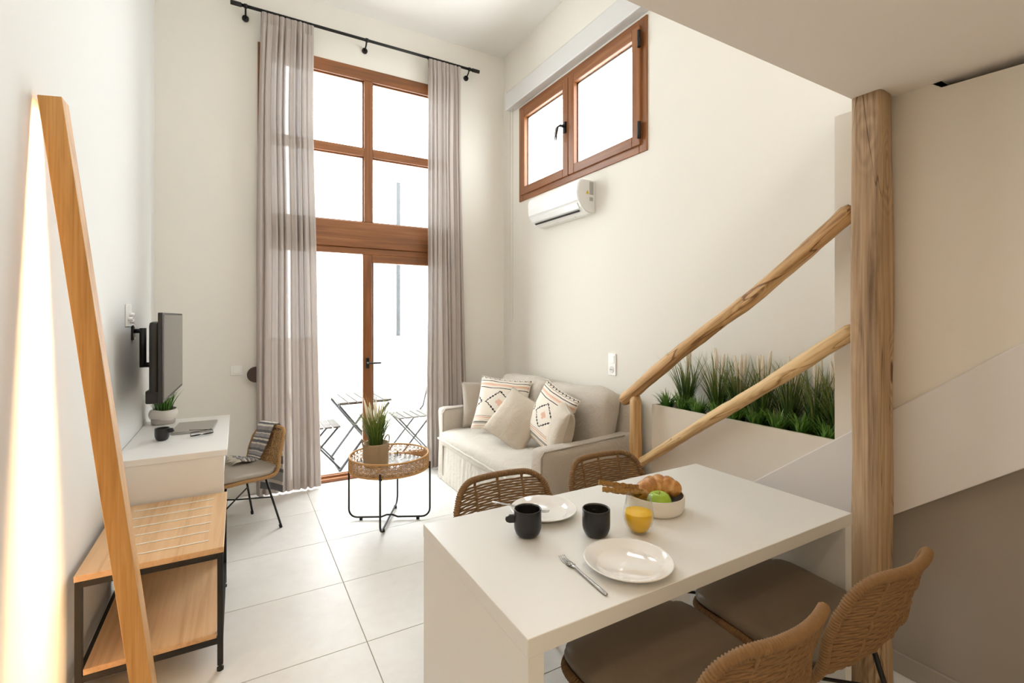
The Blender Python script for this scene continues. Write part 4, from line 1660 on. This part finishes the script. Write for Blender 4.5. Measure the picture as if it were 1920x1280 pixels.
MB().tube([(SX0 - .021 - ox + nz((k, 0, 0), 1.3, .003).x, SY0 + .075 + (SY1 - SY0 - .15) * k / 40 - oy, .385 + nz((k, 2, 0), 1.1, .008).z) for k in range(41)], .009, 6).build('seat_piping', 'sofa_seat', sf)
soft('seat_cushion', SX0 - .015, SX1 - .2, SY0 + .05, SY1 - .05, .31, .465, .06, 'sofa_seat', seatfn, 24, wr=.012)
for (y0, y1) in ((SY0, SY0 + aw), (SY1 - aw, SY1)):
    def armfn(p, q):
        p.z += .03 * max(0, p.x / .45) if q[2] > -.5 else 0
        return p
    soft('arm', SX0 + (.0), SX1 - .02, y0, y1, .02, .665, .045, 'sofa', armfn, 12)
    mb = MB()
    for yy in (y0 + .012,):
        mb.tube([(SX0 - ox + .006, yy - oy, .05), (SX0 - ox + .005, yy - oy, .62), (SX0 - ox + .03, yy - oy, .655), (SX1 - ox - .2, yy - oy, .683)], .006, 6)
    mb.build('piping', 'piping', sf)


def backfn(p, q):
    p.x += .06 * (p.z / .45)
    return p


soft('back', SX1 - .17, SX1 - .04, SY0 + .03, SY1 - .03, .1, .93, .05, 'sofa', backfn, 12)
for k, (y0, y1) in enumerate(((SY0 + .10, oy - .005), (oy + .005, SY1 - .13))):
    def bcf(p, q):
        bul = (1 - (p.y / .42) ** 2) * (1 - (p.z / .27) ** 2)
        p.x -= .03 * max(0, bul) * (1 if q[0] < 0 else .2)
        p.x += .10 * (p.z / .45)
        p.z += .02 * (1 - (p.y / .4) ** 2) * (q[2] > 0) - .02 * noise.noise(Vector((p.y * 3, k, 0)))
        return p
    soft('back_cushion', SX1 - .34, SX1 - .155, y0, y1, .46, .955, .07, 'linen_beige' if False else 'sofa', bcf, 14, wr=.010)


def cushion(name, mat, loc, size, normal_yaw, lean, roll, label, th=.15, seed=1, pipe=None, group=None):
    c = thing(name, label, 'cushion', loc, 0, group)
    mb, rim = pillow_mb(size, size, th, seed=seed)
    mb.build('cover', mat, c, weld=True)
    MB().tube(rim, .0035, 5, closed=True).build('seam', pipe or mat, c)
    # local: face +Z, up +Y.  roll about Z, stand it up, lean back, then yaw
    m = Matrix.Rotation(normal_yaw, 4, 'Z') @ Matrix.Rotation(math.pi / 2 - lean, 4, 'X') @ Matrix.Rotation(roll, 4, 'Z')
    c.rotation_euler = m.to_euler()
    return c


# yaw: 0 -> face looks to -Y ; -90 deg -> face looks to -X
cushion('throw_cushion', 'linen_grey', (2.00, 4.01, .705), .42, R(-30), R(14), R(3), 'plain grey-beige linen cushion in the corner by the curtain-side arm', .13, 2, 'piping')
cushion('throw_cushion', 'kilim', (2.00, 3.68, .745), .48, R(-50), R(24), R(-3), 'cream cushion with a black diamond and stripes, between two plain cushions', .15, 3)
cushion('throw_cushion', 'linen_beige', (1.93, 3.30, .69), .42, R(-54), R(32), R(-26), 'crumpled plain beige cushion between the two patterned cushions', .16, 4)
cushion('throw_cushion', 'kilim', (2.05, 3.00, .75), .46, R(-88), R(20), R(-14), 'cream patterned cushion with black zigzag lines leaning beside the log-rail arm', .15, 5)
cushion('throw_cushion', 'linen_beige', (1.98, 2.77, .70), .38, R(-118), R(14), R(-6), 'plain beige cushion squeezed against the arm beside the woven chair', .17, 6)

# ------------------------------------------------------------------ coffee table with basket plant
ct = thing('coffee_table', 'round cane tray coffee table on crossed black wire legs', 'coffee table', (.985, 3.56, 0))
rt = .285
for z in (.395, .488):
    MB().tube([(rt * math.cos(g), rt * math.sin(g), z) for g in [i * 2 * math.pi / 64 for i in range(64)]], .008, 8, closed=True).build('rim', 'cane', ct)
mb = MB()
nn = 44
for i in range(nn):
    for off in (-.12, .12):
        g = 2 * math.pi * (i + off) / nn
        p = Vector((rt * math.cos(g), rt * math.sin(g), 0))
        mb.tube([p + Vector((0, 0, .397)), p + Vector((0, 0, .486))], .0021, 4, caps=False)
for i in range(nn):
    for d in (1, -1):
        pts = []
        for k in range(7):
            g = 2 * math.pi * (i + .5 + d * k * .5) / nn
            rr_ = rt + .003
            pts.append((rr_ * math.cos(g), rr_ * math.sin(g), .397 + .089 * k / 6))
        mb.tube(pts, .0024, 4, caps=False)
for z in (.412, .419, .438, .445, .464, .471):
    mb.tube([((rt + .001) * math.cos(g), (rt + .001) * math.sin(g), z) for g in [i * 2 * math.pi / 64 for i in range(64)]], .002, 4, closed=True)
mb.build('cane_webbing', 'cane', ct)
MB().lathe([(0, .396), (rt - .004, .396), (rt - .004, .408), (0, .408)], 64).build('marble_top', 'marble', ct)
ca = R(-27.5)
for a0, dip in ((ca, .012), (ca + math.pi / 2 + .0, .0)):
    rl = rt + .014
    pts = []

    def add(rr_, z):
        pts.append((rr_ * math.cos(a0), rr_ * math.sin(a0), z))
    add(-rl, .43)
    add(-rl, .08)
    for k in range(1, 6):
        g = math.pi / 2 * k / 5
        add(-rl + .06 * (1 - math.cos(g)), .08 - .06 * math.sin(g))
    add(-.06, .02)
    add(-.02, .02 + dip * 1.3)
    add(.02, .02 + dip * 1.3)
    add(.06, .02)
    for k in range(5, 0, -1):
        g = math.pi / 2 * k / 5
        add(rl - .06 * (1 - math.cos(g)), .08 - .06 * math.sin(g))
    add(rl, .08)
    add(rl, .43)
    lg = MB().tube(pts, .0068, 10).build('wire_leg', 'black', ct)
    for s_ in (-1, 1):
        x, yy = s_ * .21 * math.cos(a0), s_ * .21 * math.sin(a0)
        MB().tube([(x, yy, 0), (x, yy, .02)], .012, 10).build('foot_pad', 'black', lg)
        x, yy = s_ * (rl - .007) * math.cos(a0), s_ * (rl - .007) * math.sin(a0)
        MB().box(x - .009, x + .009, yy - .009, yy + .009, .385, .397).build('leg_bracket', 'black', lg)

bp = thing('basket_plant', 'tall green grass with pale plumes in a woven basket on the cane coffee table', 'plant', (.895, 3.60, .4085))
prf = [(0, 0), (.084, 0), (.088, .004)]
for i in range(14):
    z = .006 + i * .0115
    rr_ = .088 + .006 * i / 14
    prf += [(rr_ + .0025, z), (rr_, z + .006)]
prf += [(.092, .168), (.086, .165), (.084, .13), (0, .13)]
MB().lathe(prf, 40).build('basket', 'basket', bp)
for a0 in (0.35, .35 + math.pi):
    x, yy = .092 * math.cos(a0), .092 * math.sin(a0)
    tx, ty = -math.sin(a0), math.cos(a0)
    hnd = [(x + tx * .03 * math.cos(g) + .015 * math.cos(a0) * math.sin(g), yy + ty * .03 * math.cos(g) + .015 * math.sin(a0) * math.sin(g), .155 + .05 * math.sin(g)) for g in [math.pi * k / 10 for k in range(11)]]
    MB().tube(hnd, .005, 6).build('basket_handle', 'basket', bp)
MB().lathe([(0, .135), (.083, .132)], 24).build('soil', 'soil', bp)
mb = MB()
blades(mb, 240, .045, .20, .42, .75, .0075, (0, 0, .13))
blades(mb, 34, .03, .24, .34, 1.15, .006, (0, 0, .13), curl=1.1)
mb.build('blades', 'grass_pot', bp)
for k in range(9):
    a0 = random.uniform(0, 6.28)
    l_ = random.uniform(.02, .10)
    z0, z1 = .33 + random.uniform(-.03, .05), .47 + random.uniform(-.03, .04)
    d = Vector((math.cos(a0), math.sin(a0), 0))
    MB().tube([Vector((0, 0, .14)), d * l_ * .5 + Vector((0, 0, z0)), d * l_ * .6 + Vector((0, 0, z0 + .02)), d * l_ * .8 + Vector((0, 0, (z0 + z1) / 2)), d * l_ + Vector((0, 0, z1))], [.001, .0015, .007, .0075, .002], 7).build('plume', 'plume', bp)


# ------------------------------------------------------------------ throw on the desk chair
bl = thing('throw_blanket', 'blue-grey striped throw draped over the desk chair back', 'blanket', (0, 0, 0))
mb = MB()
cm = Matrix.Translation(dc.location) @ Matrix.Rotation(dc.rotation_euler.z, 4, 'Z') @ Matrix.Scale(.87, 4)


def throwf(a, b):
    # b: 0 = on the seat, .62 = top edge of the back, 1 = hanging behind
    wob = .02 * noise.noise(Vector((a * 3, b * 4, 1))) + .01 * noise.noise(Vector((a * 8, b * 9, 2)))
    wdt = .20 - .05 * math.sin(b * 5)
    aa = .05 + (a - .5) * wdt + .02 * math.sin(b * 7)
    thick = .016 + .018 * abs(noise.noise(Vector((a * 4, b * 5, 8)))) + .01 * math.sin(a * 9.4) ** 2
    if b < .66:
        s = CT * .36 + (CT + .004 - CT * .36) * b / .66
        p = shell(aa + .06, s)
        y1_, z1_ = prof_at(min(CT, s + .01))
        y0_, z0_ = prof_at(max(0, s - .01))
        tn = Vector((0, y1_ - y0_, z1_ - z0_)).normalized()
        nn_ = Vector((0, tn.z, -tn.y))
        if nn_.z < -.5:
            nn_ = -nn_
        lift = .05 if b < .12 else 0
        p = p + nn_ * (thick + .014) + Vector((0, 0, .075 * max(0, 1 - b / .3)))
    else:
        k = (b - .66) / .34
        g = min(1, k * 4) * math.pi / 2
        top = shell(aa + .06, CT)
        p = top + Vector((0, .026 * math.cos(2 * g) if g < math.pi / 2 else -.026, .024 * math.sin(2 * g) if g < math.pi / 2 else 0))
        if k > .25:
            p = top + Vector((0, -.028 - .02 * (k - .25), -.78 * (k - .25)))
    p = p + Vector((wob, wob * .4, wob * .3))
    return cm @ p


mb.grid(throwf, 26, 70)
o = mb.build('throw', 'blanket', bl)
sd = o.modifiers.new('solid', 'SOLIDIFY')
sd.thickness = .006
mb = MB()
for k in range(26):
    a = k / 25
    p = throwf(a, 0)
    q = cm.to_3x3() @ Vector((random.uniform(-.02, .02), .05 + random.uniform(0, .03), -.012))
    mb.tube([p, p + q * .5 + Vector((0, 0, .006)), p + q], [.003, .0035, .002], 5)
mb.build('fringe', 'fringe', bl)['kind'] = 'stuff'

# ------------------------------------------------------------------ planter grasses
random.seed(21)


def clipx(dx, dy=0):
    def f(p):
        lo, hi = XS + .004 - dx, XR - .006 - dx
        if p.z < .1:
            lo = XS + .024 - dx
        p = Vector(p)
        p.x = min(hi, p.x)
        p.y = max(p.y, NY + .008 - dy)
        if p.z < .12:
            p.x = max(lo, p.x)
        return p
    return f


ys = [2.09, 1.86, 1.72, 1.58, 1.44, 1.31, 1.205]
for i, yy in enumerate(ys):
    px = 2.47
    g = thing('tall_grass', 'tall dark green grass clump with pale plumes at the back of the planter', 'plant', (px, yy, .90), 0, 'tall grasses in the planter')
    mb = MB()
    blades(mb, 90, .028, .18, .42, .55, .0115, seg=6, clip=clipx(px, yy))
    mb.build('blades', 'grass_tall', g)
    for k in range(random.choice((3, 4, 5))):
        a0 = random.uniform(0, 6.28)
        d = Vector((math.cos(a0) * .3, math.sin(a0), 0)) * random.uniform(.01, .06)
        z0 = random.uniform(.24, .30)
        pts = [Vector((0, 0, 0)), d * .6 + Vector((0, 0, z0)), d * .65 + Vector((0, 0, z0 + .012)), d * .8 + Vector((0, 0, z0 + .08)), d + Vector((0, 0, z0 + .13))]
        pts = [clipx(px, yy)(p) for p in pts]
        MB().tube(pts, [.0012, .0015, .0095, .010, .003], 7).build('plume', 'plume', g)
for i in range(9):
    yy = 2.17 - i * .12
    px = 2.385 + .01 * (i % 2)
    g = thing('short_grass', 'short bright green spiky tuft along the front of the planter', 'plant', (px, yy, .90), 0, 'short tufts along the planter front')
    mb = MB()
    blades(mb, 80, .028, .10, .17, .85, .012, seg=5, curl=1.0, clip=clipx(px, yy))
    mb.build('blades', 'grass_short', g)
# foliage in the slot under the loft
g = thing('niche_foliage', 'dark green foliage seen in the narrow slot under the loft soffit', 'plant', (2.45, .35, 2.30))
mb = MB()
for k in range(40):
    yy = .30 - k * .02
    mb.tube([(random.uniform(-.03, .05), yy, .0 + .0), (random.uniform(-.05, .05), yy + random.uniform(-.02, .02), .097)], .004, 5)
mb.build('stems', 'grass_dark', g)
